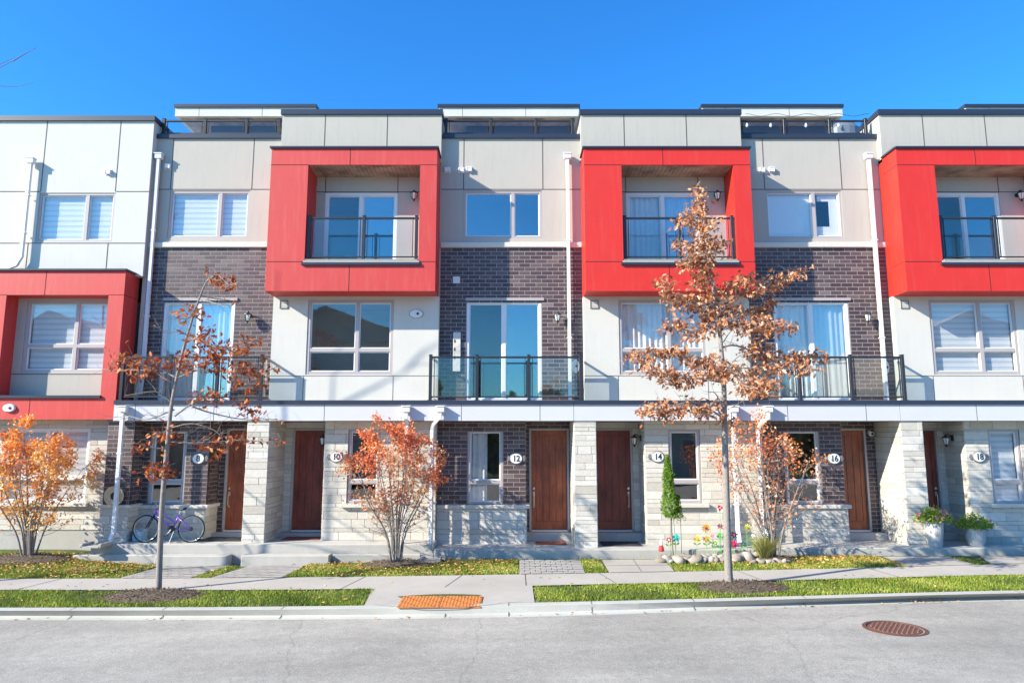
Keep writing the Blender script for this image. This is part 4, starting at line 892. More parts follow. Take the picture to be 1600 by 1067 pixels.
C = np.concatenate([C, np.array(extra)])
V = leaf_quads(C, .062, aspect=.75); V[:, :, 2] = C[:, None, 2] + (V[:, :, 2] - C[:, None, 2]) * .3
fast_mesh('fallen_leaves', V, None, 'fallen', RNG.random(len(C)), 'stuff')
# mulch mounds round the stems
for (a, b, c, d) in MULCH:
    mb = MB(); nr, ns = 6, 28; v = []; f = []
    base = (lambda x, y: strz(x, y) if y < 13.4 else yard_z(x, y))
    for i in range(nr + 1):
        r_ = i / nr
        for k in range(ns):
            t = 2 * math.pi * k / ns; x = a + c * r_ * math.cos(t) * (1 + .06 * math.sin(3 * t + a)); y = b + d * r_ * math.sin(t)
            v.append((x, y, base(x, min(y, 15.6)) + .11 * (1 - r_ ** 2) - .015 + R.uniform(-.006, .006)))
    for i in range(nr):
        for k in range(ns): f.append((i * ns + k, (i + 1) * ns + k, (i + 1) * ns + (k + 1) % ns, i * ns + (k + 1) % ns))
    mb.add(v, f, 'soil'); struct(mb.build('mulch_bed', smooth=True))
    n = int(c * d * 2600); r_ = np.sqrt(RNG.random(n)) * 1.04; t = RNG.uniform(0, 2 * np.pi, n); X2 = a + c * r_ * np.cos(t); Y2 = b + d * r_ * np.sin(t)
    C = np.c_[X2, Y2, np.array([base(x, min(y, 15.6)) for x, y in zip(X2, Y2)]) + .11 * (1 - np.minimum(r_, 1) ** 2) + RNG.uniform(-.01, .012, n)]
    V = leaf_quads(C, .05, aspect=.4); V[:, :, 2] = C[:, None, 2] + (V[:, :, 2] - C[:, None, 2]) * .45
    fast_mesh('mulch', V, None, 'mulch', RNG.random(n) ** 1.3, 'stuff')

# ------------------------------------------------------------------ trees
def catmull(p, n=5):
    if len(p) < 3: return [p[0].lerp(p[-1], i / n) for i in range(n + 1)]
    q = [p[0] * 2 - p[1]] + list(p) + [p[-1] * 2 - p[-2]]; out = []
    for i in range(1, len(q) - 2):
        for k in range(n):
            t = k / n; a, b, c, d = q[i - 1], q[i], q[i + 1], q[i + 2]
            out.append(0.5 * ((2 * b) + (c - a) * t + (2 * a - 5 * b + 4 * c - d) * t * t + (3 * b - a - 3 * c + d) * t ** 3))
    out.append(p[-1]); return out
def oak(label, Y, trunk, r0, limbs, clusters, leafmat, size, per, dens_r, seed, barkm='bark'):
    rr = random.Random(seed)
    tp = [P(u, v, Y) for u, v in trunk]
    root = thing('oak_tree', label, 'tree', tuple(tp[0]), 'young street trees in the lawn strip')
    tp[0].z -= 0.15
    pts = catmull(tp, 4); n = len(pts); mb = MB()
    mb.tube(pts, [r0 * (1 - .86 * (i / (n - 1)) ** .8) * (1.25 if i == 0 else 1) for i in range(n)], barkm, 10); mb.build('trunk', root, smooth=True)
    mb = MB(); segs = []
    for li, lm in enumerate(limbs):
        dy = rr.gauss(0, .55) * (0.4 + 0.6 * min(1, abs(lm[-1][0] - lm[0][0]) / 80))
        pp = [P(u, v, Y + dy * (i / (len(lm) - 1)) ** 1.2) for i, (u, v) in enumerate(lm)]
        c = catmull(pp, 5); ln = sum((a - b).length for a, b in zip(c, c[1:])); rb = min(r0 * .26, .005 + ln * .007)
        mb.tube(c, [rb * (1 - .8 * i / (len(c) - 1)) + .002 for i in range(len(c))], barkm, 6); segs.append((c, dy))
        for _ in range(int(ln * 18)):                                          # fine side twigs
            i = rr.randrange(1, len(c)); d = Vector((rr.gauss(0, 1), rr.gauss(0, 1), rr.gauss(.35, .7))).normalized() * rr.uniform(.12, .38)
            mid = c[i] + d * .5 + Vector((0, 0, rr.uniform(-.03, .03))); mb.tube([c[i], mid, c[i] + d], [.004, .003, .0015], barkm, 4, cap=False)
    mb.build('branches', root, smooth=True)
    allp = [(p, dy) for c, dy in segs for p in c[1:]]
    C = []
    for cl in clusters:
        u, v = cl[0], cl[1]; ru, rv = (cl[2], cl[3]) if len(cl) > 2 else (12, 9)
        p0 = P(u, v, Y); best = min(allp, key=lambda q: (q[0].x - p0.x) ** 2 + (q[0].z - p0.z) ** 2)[0]
        cy = best.y + rr.gauss(0, .10); c0 = P(u, v, cy); s = cy / F
        k = int(per * ru * rv / 108)
        for _ in range(k): C.append((c0.x + rr.gauss(0, .52) * ru * s * dens_r, cy + rr.gauss(0, .16), c0.z + rr.gauss(0, .52) * rv * s * dens_r))
    C = np.array(C); V = oak_leaves(C, size); tone = RNG.beta(2, 2, len(C)); tone = np.concatenate([tone, tone * .93])
    fast_mesh('crown', V, None, leafmat, tone, parent=root)
    return root
T1L = [[(272, 640), (230, 655), (200, 650), (180, 652)], [(270, 630), (250, 615), (235, 612), (195, 618)], [(273, 600), (255, 590), (235, 575), (205, 562), (188, 560)], [(276, 590), (250, 580), (215, 578), (160, 577)],
 [(273, 650), (300, 630), (320, 622), (345, 622), (375, 635), (402, 650)], [(278, 590), (310, 578), (340, 580), (370, 583), (400, 588), (432, 573)], [(290, 535), (310, 528), (330, 540), (360, 545), (397, 532)],
 [(284, 556), (300, 548), (325, 565), (350, 575)], [(295, 525), (280, 518), (260, 520), (240, 508)], [(303, 485), (292, 498), (270, 495)], [(312, 470), (330, 472), (362, 482)], [(314, 462), (345, 468), (378, 471)], [(310, 475), (303, 484), (283, 490)],
 [(322, 440), (340, 430), (358, 445), (375, 440)], [(262, 700), (240, 700), (213, 693)], [(258, 728), (245, 733), (235, 738)], [(265, 690), (300, 692), (340, 690), (385, 688), (440, 692)], [(266, 668), (255, 675)], [(300, 635), (330, 645), (380, 655), (430, 655)], [(320, 450), (305, 455), (300, 450)],
 [(268, 668), (300, 662), (335, 672), (350, 690)]]
T1C = [(333, 430, 12, 8), (340, 437), (352, 447, 10, 10), (366, 440, 8, 10), (372, 470, 10, 4), (300, 484, 14, 7), (290, 491), (308, 490), (325, 514), (312, 524), (300, 530), (330, 530), (322, 540), (334, 545), (345, 545), (383, 540), (393, 530), (375, 549), (355, 543),
 (198, 555), (188, 565), (205, 572), (208, 586), (180, 572, 8, 6), (222, 566), (250, 561), (240, 570), (232, 580), (250, 575), (272, 572), (290, 578), (300, 570), (295, 553, 6, 9), (322, 563), (332, 575), (345, 574), (325, 556), (366, 580), (380, 574), (390, 578), (398, 588), (412, 600, 6, 8),
 (316, 617), (335, 615), (346, 622), (305, 622, 8, 6), (325, 637, 8, 4), (390, 640), (400, 650), (380, 632), (428, 572, 9, 5), (368, 600), (395, 607, 8, 8), (292, 560), (340, 555),
 (255, 672, 12, 10), (268, 680), (250, 682), (214, 694, 8, 7), (226, 702, 7, 7), (235, 735, 12, 10), (250, 730, 15, 10), (262, 738, 10, 8), (244, 742, 12, 8), (254, 705, 5, 7), (315, 697, 11, 7), (342, 705, 9, 7), (365, 685, 16, 6), (387, 690, 10, 6), (330, 690), (437, 656, 5, 3), (432, 688, 8, 6), (408, 688, 8, 4)]
oak('slender young oak with sparse red leaves, in the lawn strip before number 8', 12.85, [(248, 922), (250, 860), (254, 780), (262, 690), (267, 640), (272, 610), (284, 556), (300, 500), (312, 465), (320, 445), (328, 432)], .058, T1L, T1C, 'oak_leaf_red', .115, 20, 1.1, 1)
T2L = [[(1132, 655), (1110, 640), (1080, 628), (1045, 636), (1005, 644)], [(1131, 598), (1095, 592), (1060, 590), (1025, 580)], [(1131, 600), (1112, 575), (1070, 562), (1030, 553), (985, 556)], [(1131, 572), (1150, 578), (1165, 600), (1207, 608)],
 [(1127, 543), (1150, 540), (1200, 556), (1250, 558), (1286, 555)], [(1129, 562), (1160, 575), (1220, 573), (1277, 579)], [(1122, 500), (1085, 515), (1046, 508)], [(1123, 512), (1160, 500), (1200, 517), (1242, 511)], [(1120, 482), (1085, 470), (1050, 460), (1034, 438)],
 [(1121, 486), (1150, 462), (1180, 446), (1215, 440), (1260, 424)], [(1122, 492), (1160, 486), (1207, 474)], [(1110, 430), (1088, 408), (1063, 410)], [(1106, 402), (1082, 386), (1061, 383)], [(1108, 412), (1120, 388), (1129, 381)], [(1098, 358), (1078, 346), (1064, 331)], [(1100, 366), (1115, 350)],
 [(1130, 585), (1150, 560), (1168, 552), (1190, 555)], [(1137, 640), (1155, 630), (1165, 622)], [(1131, 640), (1118, 615), (1105, 612)], [(1110, 440), (1098, 445), (1088, 446)], [(1130, 535), (1140, 520), (1150, 512)], [(1133, 660), (1128, 655)]]
T2C = [(1090, 297, 7, 8), (1091, 308, 9, 9), (1093, 320), (1088, 332), (1073, 335), (1067, 343), (1083, 346), (1096, 340), (1110, 350), (1100, 358), (1088, 358), (1064, 383), (1075, 388), (1088, 385), (1100, 375), (1114, 378), (1127, 383), (1108, 390), (1096, 398), (1085, 402), (1067, 409), (1076, 414), (1096, 412), (1107, 404), (1092, 425), (1104, 425), (1098, 436), (1087, 443), (1104, 447), (1112, 434, 7, 7),
 (1034, 440), (1038, 453), (1050, 459), (1060, 468), (1060, 478), (1077, 465), (1077, 477), (1092, 464), (1104, 470), (1116, 460), (1131, 456), (1142, 450), (1152, 444), (1162, 438), (1172, 432, 9, 7), (1166, 455), (1178, 452), (1187, 453), (1199, 442), (1208, 450), (1219, 438), (1232, 434), (1244, 430, 9, 7), (1257, 425, 7, 5), (1213, 430, 7, 5), (1122, 478), (1108, 484), (1104, 492), (1090, 486, 8, 6), (1139, 478), (1150, 484), (1160, 488), (1176, 487), (1190, 484), (1201, 478), (1207, 472, 8, 6),
 (1043, 510), (1055, 506), (1069, 507), (1083, 517), (1078, 528, 8, 6), (1094, 524), (1104, 508), (1114, 494), (1114, 519), (1126, 505), (1135, 494), (1140, 508), (1156, 504), (1168, 512), (1176, 500), (1190, 498), (1187, 516), (1203, 521), (1200, 508), (1217, 507), (1234, 511, 10, 6), (1155, 520, 8, 6), (1240, 516, 6, 5),
 (984, 556, 9, 7), (996, 556), (1007, 562), (1019, 550), (1032, 553), (1045, 548), (1058, 550), (1069, 555), (1010, 572), (1019, 580), (1032, 585), (1045, 580), (1052, 588), (1065, 594), (1060, 604, 8, 6), (1081, 592), (1075, 603, 7, 5), (1079, 570), (1090, 564), (1098, 573), (1110, 570), (1118, 562), (1108, 584), (1123, 580), (1130, 590), (1140, 580), (1150, 574), (1035, 597, 6, 7), (1095, 588),
 (1168, 548), (1184, 552), (1180, 540, 8, 7), (1198, 550), (1201, 562), (1190, 572), (1205, 578), (1217, 556), (1217, 575), (1230, 560), (1238, 570), (1248, 560), (1258, 568), (1268, 557), (1280, 554, 9, 7), (1271, 579, 10, 6), (1253, 580), (1284, 562, 6, 6), (1230, 582, 8, 5), (1165, 582, 7, 5), (1162, 597), (1176, 590), (1164, 608), (1182, 604), (1176, 616, 8, 5), (1195, 596), (1202, 608), (1210, 604, 7, 6), (1190, 610),
 (1007, 643), (1008, 632, 6, 5), (1021, 640), (1034, 634), (1040, 648), (1052, 642), (1063, 638), (1058, 650, 7, 5), (1076, 633), (1088, 640), (1098, 642), (1112, 632), (1126, 636, 7, 6), (1127, 655, 9, 8), (1092, 652, 6, 5), (1105, 650, 5, 5), (1145, 660, 5, 6)]
oak('young oak densely hung with curled brown leaves, in the lawn strip before number 14', 12.6, [(1139, 910), (1137, 860), (1135, 780), (1133, 700), (1132, 655), (1131, 600), (1127, 545), (1122, 500), (1114, 450), (1105, 400), (1097, 350), (1091, 318), (1088, 298)], .075, T2L, T2C, 'oak_leaf', .105, 40, 1.12, 5)

# bare tree beyond the left edge of the frame, its twig tips reaching in
rr = random.Random(9); bx, by = -12.3, 12.6
root = thing('bare_tree', 'bare leafless tree past the left edge, only thin twigs showing against the sky', 'tree', (bx, by, -.45), 'young street trees in the lawn strip')
mb = MB(); tp = [Vector((bx, by, -.6)), Vector((bx + .05, by, 2)), Vector((bx + .15, by, 5)), Vector((bx + .2, by + .1, 8)), Vector((bx + .1, by, 10.5))]; c = catmull(tp, 5)
mb.tube(c, [.07 * (1 - i / (len(c) - 1)) ** 1.3 + .006 for i in range(len(c))], 'bark', 9); mb.build('trunk', root, smooth=True)
mb = MB()
def grow(mb, a, d, ln, r, depth):
    b = a + d * ln; m = a + d * ln * .5 + Vector((rr.gauss(0, .05), rr.gauss(0, .05), .04)) * ln
    mb.tube(catmull([a, m, b], 3), [r * (1 - .5 * i / 6) for i in range(7)], 'bark', 5, cap=False)
    if depth:
        for k in range(3): grow(mb, a.lerp(b, rr.uniform(.45, 1)), (d + Vector((rr.gauss(0, .5), rr.gauss(0, .5), rr.gauss(.15, .35)))).normalized(), ln * rr.uniform(.5, .72), r * .5, depth - 1)
for k in range(9):
    z = 2.6 + k * .42; t = k * 2.4; i = min(len(c) - 1, int((z + .6) / 11.1 * (len(c) - 1))); reach = 1.9 - abs(z - 5.5) * .16
    grow(mb, c[i], Vector((math.cos(t), math.sin(t), .35)).normalized(), reach * .6, .02, 2)
for pts in ([(-60, 150), (-20, 118), (0, 106), (30, 90), (58, 74)], [(-60, 150), (-20, 112), (8, 97), (24, 90)], [(20, 96), (40, 84), (56, 76)], [(-60, 150), (-30, 134), (5, 135), (30, 135), (52, 130)]):
    q = catmull([P(u, v, 12.6) for u, v in pts], 5); mb.tube(q, [.012 * (1 - .85 * i / (len(q) - 1)) for i in range(len(q))], 'bark_dark', 5)
a = P(-60, 150, 12.6); mb.tube([c[15], c[15].lerp(a, .5), a], [.03, .022, .012], 'bark_dark', 6)
mb.build('branches', root, smooth=True)

def serviceberry(label, base, cx, cz, rx, ry, rz, mat, seed, nst=11, nleaf=1300, size=.075, hollow=.45, low=-.9, spread=1.0, top_bias=.5, barkm='stem_grey'):
    rr = random.Random(seed); rg = np.random.default_rng(seed); base = Vector(base)
    root = thing('serviceberry_shrub', label, 'shrub', tuple(base), 'multi-stemmed autumn shrubs against the houses')
    mb = MB(); tips = []
    for k in range(nst):
        f = (k + .5) / nst * 2 - 1; t = rr.uniform(-1, 1)
        top = Vector((cx + rx * f * spread * rr.uniform(.6, .95), base.y + ry * t * .8, cz + rz * (1 - abs(f) ** 1.6 * .9) * rr.uniform(.35, .9)))
        b0 = base + Vector((f * .10, t * .06, -.08)); m1 = b0.lerp(top, .3) + Vector((-f * .10 * rx, 0, .05)); m2 = b0.lerp(top, .65) + Vector((rr.gauss(0, .04), rr.gauss(0, .04), .05))
        c = catmull([b0, m1, m2, top], 6); n = len(c); r0 = rr.uniform(.013, .024)
        mb.tube(c, [r0 * (1 - .85 * i / (n - 1)) + .0015 for i in range(n)], barkm, 6)
        for _ in range(15):
            i = rr.randrange(int(n * .30), n); d = Vector((rr.gauss(f * .5, .6), rr.gauss(0, .55), rr.gauss(.55, .4))).normalized(); ln = rr.uniform(.2, .5) * rx
            e = c[i] + d * ln; 
            mb.tube(catmull([c[i], c[i].lerp(e, .5) + Vector((rr.gauss(0, .03), 0, -.02)), e], 3), [.006 - .0007 * j for j in range(7)], barkm, 4, cap=False); tips.append(e); tips.append(c[i].lerp(e, .6))
            for _ in range(3):
                j = c[i].lerp(e, rr.uniform(.4, 1)); d2 = (d + Vector((rr.gauss(0, .7), rr.gauss(0, .7), rr.gauss(.1, .6)))).normalized() * rr.uniform(.08, .22)
                mb.tube([j, j + d2 * .5, j + d2], [.003, .002, .001], barkm, 3, cap=False); tips.append(j + d2)
    mb.build('stems', root, smooth=True)
    T = np.array([tuple(t) for t in tips]); T = np.concatenate([T, T])
    qz = (T[:, 2] - cz) / rz; qx = (T[:, 0] - cx) / rx
    wgt = np.clip((qz - low), 0.0, None) ** 1.1 * (0.3 + np.clip(qx ** 2 + qz ** 2, 0, 1.2)) * (qx ** 2 + qz ** 2 < 1.35) + .01; wgt /= wgt.sum()
    idx = rg.choice(len(T), nleaf, p=wgt); C = T[idx] + rg.normal(0, .055, (nleaf, 3))
    V = leaf_quads(C, size, aspect=.62); fast_mesh('foliage', V, None, mat, np.clip(rg.beta(2, 2, nleaf) + .28 * np.sin(C[:, 0] * 5 + C[:, 2] * 4) * .8 - qz[idx] * .10, 0, 1), parent=root)
    return root
serviceberry('round orange-leaved shrub at the left edge, before the white-framed ground window', (-10.38, 15.35, -.12), -10.45, 1.55, 1.05, .75, 1.25, 'shrub_leaf', 21, 14, 6200, .068, low=-.95)
serviceberry('round red-orange shrub before the wall between number 10 and number 12', (-2.45, 15.1, -.2), -2.50, 1.68, 1.10, .8, 1.14, 'shrub_leaf_red', 24, 15, 5600, .066, low=-.85)
serviceberry('thin twiggy shrub with sparse rust leaves, right of the brown oak', (5.50, 15.05, -.15), 5.52, 1.68, 1.12, .75, 1.22, 'shrub_leaf_brown', 33, 15, 2600, .062, low=-1.0)

# ------------------------------------------------------------------ small things
def mk_cypress():
    c = P(1050, 800, 15.45); root = thing('cypress_topiary', 'narrow bright green cypress spire on a thin stem beside the number 14 window', 'topiary', (c.x, c.y, -.15))
    mb = MB(); mb.tube([(c.x, c.y, -.2), (c.x - .02, c.y, .4), (c.x - .01, c.y, 1.0)], [.014, .012, .01], 'bark_dark', 6)
    for s in (-.05, .05): mb.tube([(c.x + s, c.y, -.2), (c.x + s * .9, c.y, .4), (c.x + s * .4, c.y, .85)], .008, 'bark', 5)
    mb.build('stem', root)
    n = 5200; t = RNG.random(n); zz = .70 + 1.32 * t; prof = np.where(t < .12, .10 + t * .5, .16 * (1 - (t - .12) / .88) ** .7 + .012); ang = RNG.uniform(0, 2 * np.pi, n); rr_ = prof * RNG.uniform(.35, 1.08, n) ** .6
    wob = .02 * np.sin(zz * 9 + ang * 2); C = np.c_[c.x - .05 - .02 * (t) + (rr_ + wob) * np.cos(ang), c.y + (rr_ + wob) * np.sin(ang), zz]
    n2 = 1100; t2 = RNG.random(n2); a2 = RNG.uniform(0, 2 * np.pi, n2); r2 = .11 * np.sqrt(RNG.random(n2)) * (1.1 - t2 * .8); C2 = np.c_[c.x + .13 + r2 * np.cos(a2), c.y + r2 * np.sin(a2), .68 + .5 * t2]
    C = np.concatenate([C, C2]); V = leaf_quads(C, .042, aspect=.4); V[:, 2, 2] += .02
    fast_mesh('foliage', V, None, 'cypress', RNG.beta(2, 2, len(C)) * .8 + .1 * np.sin(C[:, 2] * 20) + .1, parent=root)
mk_cypress()
def pt(u, v, Y): return P(u, v, Y)
# scrolled iron stake
c = pt(1065, 860, 15.5); root = thing('garden_trellis', 'thin black iron stake with two scrolls beside the cypress', 'trellis', (c.x, c.y, -.15))
mb = MB(); mb.tube([(c.x, c.y, -.25), (c.x, c.y, .55), (c.x, c.y, .66)], .006, 'black_iron', 6)
for s, rad, zc in ((1, .075, .66), (-1, .055, .60)):
    q = []
    for i in range(22):
        t = i / 21 * 4.9; r_ = rad * (1 - i / 30); q.append((c.x + s * (rad - r_ * math.cos(t)), c.y, zc + r_ * math.sin(t)))
    mb.tube(q, .005, 'black_iron', 5)
mb.build('stake', root)
# pinwheel flowers
def pinwheel(u, v, Y, rad, mat, centre, n, label, kind='pinwheel', leaf=True, base=None):
    rad *= 1.3
    p = pt(u, v, Y); root = thing('garden_pinwheel', label, 'garden ornament', (p.x, p.y, -.15), 'garden flower ornaments on sticks')
    mb = MB(); mb.tube([(p.x, p.y + .02, -.3), (p.x, p.y + .02, p.z)], .005, 'petal_green', 5)
    if leaf:
        for s in (-1, 1): mb.quad((p.x, p.y + .02, p.z * .5), (p.x + s * .04, p.y, p.z * .5 + .05), (p.x + s * .09, p.y, p.z * .5 + .05), (p.x + s * .05, p.y + .01, p.z * .5 + .01), 'petal_green')
    mb.build('stick', root)
    mb = MB()
    for k in range(n):
        t = 2 * math.pi * k / n + .2; w = math.pi / n * .85
        mb.add([(p.x, p.y - .004, p.z), (p.x + rad * .6 * math.cos(t - w), p.y - .02, p.z + rad * .6 * math.sin(t - w)), (p.x + rad * math.cos(t), p.y - .03, p.z + rad * math.sin(t)), (p.x + rad * .6 * math.cos(t + w), p.y + .005, p.z + rad * .6 * math.sin(t + w))], [(0, 1, 2, 3)], mat)
    mb.build('petals', root); mb = MB(); mb.lathe((p.x, p.y - .03, p.z), [(.001, -.015), (rad * .22, -.01), (rad * .25, .01)], centre, 10, axis='y'); mb.build('flower_centre', root)
pinwheel(1103, 825, 15.45, .09, 'petal_orange', 'rust_dark', 12, 'orange sunflower ornament, tallest of the yard flowers left of the trunk')
pinwheel(1089, 842, 15.4, .075, 'petal_yellow', 'petal_orange', 10, 'peach-yellow flower ornament low beside the orange sunflower')
pinwheel(1104, 842, 15.35, .07, 'petal_orange', 'petal_green', 8, 'small orange flower ornament directly under the tall sunflower')
pinwheel(1125, 822, 15.45, .06, 'petal_magenta', 'petal_dark', 7, 'magenta flower ornament just left of the oak trunk')
pinwheel(1124, 836, 15.4, .05, 'petal_green', 'petal_green', 4, 'green leaf-shaped ornament under the magenta flower', leaf=False)
pinwheel(1113, 837, 15.4, .04, 'petal_pink', 'petal_pink', 6, 'small pale pink flower ornament between sunflower and magenta flower')
pinwheel(1147, 835, 15.4, .07, 'petal_dark', 'petal_magenta', 6, 'dark purple flower ornament just right of the oak trunk')
pinwheel(1146, 850, 15.3, .085, 'petal_magenta', 'petal_red', 9, 'crimson double flower ornament low to the right of the oak trunk')
pinwheel(1167, 824, 15.35, .07, 'petal_yellow', 'petal_green', 11, 'yellow flower ornament under the thin shrub')
pinwheel(1193, 834, 15.1, .095, 'petal_white', 'petal_white', 14, 'white daisy ornament above the grass clump')
pinwheel(1176, 838, 15.3, .05, 'petal_white', 'petal_yellow', 8, 'small cream flower ornament left of the white daisy')
pinwheel(1056, 840, 15.3, .085, 'petal_teal', 'petal_teal', 5, 'teal butterfly-shaped pinwheel under the cypress')
pinwheel(1045, 843, 15.25, .055, 'petal_red', 'petal_white', 6, 'red and white pinwheel left of the teal one')
pinwheel(1161, 849, 15.3, .035, 'black_iron', 'petal_green', 6, 'tiny black flower ornament right of the crimson one')
pinwheel(1125, 793, 15.3, .06, 'petal_red', 'petal_pink', 3, 'coral petal-shaped ornament up beside the oak trunk', leaf=False)
pinwheel(1117, 848, 15.3, .05, 'petal_green', 'petal_yellow', 6, 'bright green low ornament left of the oak trunk')
# white garden bird-like ornament and red lantern at the corner of the slab
c = pt(1033, 850, 15.4); o = thing('garden_gnome', 'small red and white garden figure at the slab corner by number 14', 'garden ornament', (c.x, c.y, 0))
mb = MB(); mb.lathe((c.x, c.y, 0.0), [(.05, 0), (.065, .03), (.05, .10), (.03, .13)], 'petal_red', 14); mb.build('body', o); mb = MB(); mb.lathe((c.x, c.y, .13), [(.028, 0), (.036, .03), (.02, .06)], 'plate_white', 12); mb.lathe((c.x, c.y, .175), [(.036, 0), (.02, .04), (.002, .10)], 'plate_white', 12); mb.build('head', o)
# rocks
def rock_mesh(seed):
    r = random.Random(seed); bm = MB(); n1, n2 = 7, 10; v = []; f = []; ax = [r.uniform(.75, 1.2) for _ in range(3)]; ph = [r.uniform(0, 6) for _ in range(4)]
    for i in range(n1 + 1):
        th = math.pi * i / n1
        for k in range(n2):
            t = 2 * math.pi * k / n2; d = 1 + .16 * math.sin(2 * t + ph[0]) * math.sin(th) + .12 * math.sin(3 * th + ph[1] + t) + .06 * math.sin(5 * t + ph[2]); 
            v.append((math.sin(th) * math.cos(t) * d * ax[0], math.sin(th) * math.sin(t) * d * ax[1], math.cos(th) * d * ax[2] * .72))
    for i in range(n1):
        for k in range(n2): f.append((i * n2 + k, i * n2 + (k + 1) % n2, (i + 1) * n2 + (k + 1) % n2, (i + 1) * n2 + k)[::-1])
    bm.add(v, f, 'rock', r.random()); return bm
rk = [rock_mesh(s) for s in range(7)]; protos = []
rr = random.Random(5); spots = []
for i in range(30): spots.append((1034 + i * 4.6 + rr.uniform(-2, 2), 872 + rr.uniform(-3, 5), rr.uniform(.08, .15)))
for i in range(26): spots.append((1052 + i * 5.0 + rr.uniform(-2, 2), 864 + rr.uniform(-3, 3), rr.uniform(.08, .14)))
for i in range(10): spots.append((1178 + i * 6 + rr.uniform(-2, 2), 884 + rr.uniform(-3, 2), rr.uniform(.045, .085)))
done = {}
for i, (u, v, s) in enumerate(spots):
    Yk = 15.45 - (v - 860) * .030; p = pt(u, v, Yk); k = i % 7
    if k not in done:
        o = rk[k].build('garden_rock', smooth=True); done[k] = o
    else: o = done[k].copy(); COL.objects.link(o)
    o.location = (p.x, p.y, yard_z(p.x, p.y) + s * .35); o.scale = (s * rr.uniform(.9, 1.2), s, s * rr.uniform(.8, 1.1)); o.rotation_euler = (rr.uniform(-.3, .3), rr.uniform(-.3, .3), rr.uniform(0, 6))
    o['label'] = 'rounded pale rock in the border between the brown oak and the wall of number 14'; o['category'] = 'rock'; o['group'] = 'rocks edging the flower border'
# tufts
def tuft(name, label, cat, c, n, hgt, spread, mat, width=.008, loc=None):
    root = thing(name, label, cat, (c[0], c[1], c[2])); a = RNG.uniform(0, 2 * np.pi, n); r_ = RNG.random(n); V = np.zeros((n, 4, 3)); hh = hgt * RNG.uniform(.55, 1.1, n)
    bx_, by_ = c[0] + .05 * r_ * np.cos(a), c[1] + .05 * r_ * np.sin(a); tx, ty = bx_ + spread * r_ * np.cos(a), by_ + spread * r_ * np.sin(a); mx, my = bx_ + (tx - bx_) * .35, by_ + (ty - by_) * .35
    V[:, 0] = np.c_[bx_, by_, np.full(n, c[2] - .03)]; V[:, 1] = np.c_[mx - width, my, c[2] + hh * .6]; V[:, 2] = np.c_[tx, ty, c[2] + hh]; V[:, 3] = np.c_[mx + width, my, c[2] + hh * .6]
    fast_mesh('blades', V, None, mat, RNG.random(n), parent=root); return root
p = pt(1196, 880, 15.0); tuft('grass_clump', 'yellow-green ornamental grass clump at the foot of the thin shrub', 'grass clump', (p.x, p.y, yard_z(p.x, p.y)), 420, .52, .38, 'dry_plant')

# planters
def planter(label, u, v, Y, r1, r2, hgt, seed, pink, square=False):
    c = pt(u, v, Y); z0 = .03; root = thing('flower_pot', label, 'planter', (c.x, c.y, z0), 'white planters before number 18'); mb = MB(); rg = np.random.default_rng(seed)
    if not square: mb.lathe((c.x, c.y, z0), [(r1 * .96, 0), (r1, .02), (r1 + (r2 - r1) * .6, hgt * .55), (r2, hgt - .03), (r2 + .012, hgt - .03), (r2 + .012, hgt), (r2 - .015, hgt), (r2 - .02, hgt - .05)], 'pot_white', 28)
    else:
        mb.lathe((c.x, c.y, z0), [(r1 * .96, 0), (r1, .02), (r1 * 1.18, hgt * .4), (r2 * 1.06, hgt * .75), (r2, hgt - .02), (r2 + .01, hgt), (r2 - .02, hgt), (r2 - .02, hgt - .05)], 'pot_white', 28)
    mb.build('pot', root, smooth=False); mb = MB(); mb.lathe((c.x, c.y, z0 + hgt - .045), [(r2 - .02, 0), (.01, .01)], 'soil', 20); mb.build('soil', root)
    n = 1300; a = rg.uniform(0, 2 * np.pi, n); rd = np.sqrt(rg.random(n)); t = rg.random(n); w = r2 * 2.0
    C = np.c_[c.x + w * rd * np.cos(a), c.y + w * .8 * rd * np.sin(a), z0 + hgt - .03 + (.32 * (1 - rd ** 2 * .75)) * t + .03]
    V = leaf_quads(C, .062, aspect=.45); fast_mesh('foliage', V, None, 'plant', rg.beta(2, 2, n) + .2 * (t - .5), parent=root)
    mb = MB(); r3 = random.Random(seed)
    for k in range(pink):
        a_ = r3.uniform(0, 6.28); d = r3.uniform(.3, 1.05) * w; x, y, z = c.x + d * math.cos(a_), c.y - abs(d * .7 * math.sin(a_)), z0 + hgt + r3.uniform(.05, .30) * (1.2 - d / w * .6)
        for j in range(5):
            t_ = 1.257 * j; mb.add([(x, y - .01, z), (x + .028 * math.cos(t_ - .5), y - .02, z + .028 * math.sin(t_ - .5)), (x + .045 * math.cos(t_), y - .015, z + .045 * math.sin(t_)), (x + .028 * math.cos(t_ + .5), y - .02, z + .028 * math.sin(t_ + .5))], [(0, 1, 2, 3)], 'flower_pink')
    mb.build('blossoms', root)
planter('tall round white pot of pink flowers beside the stone pillar at number 18', 1461, 848, 15.80, .145, .20, .56, 3, 13)
planter('shorter grey-white pot of leafy flowers under the 18 plaque', 1525, 848, 15.98, .16, .185, .40, 4, 4, True)

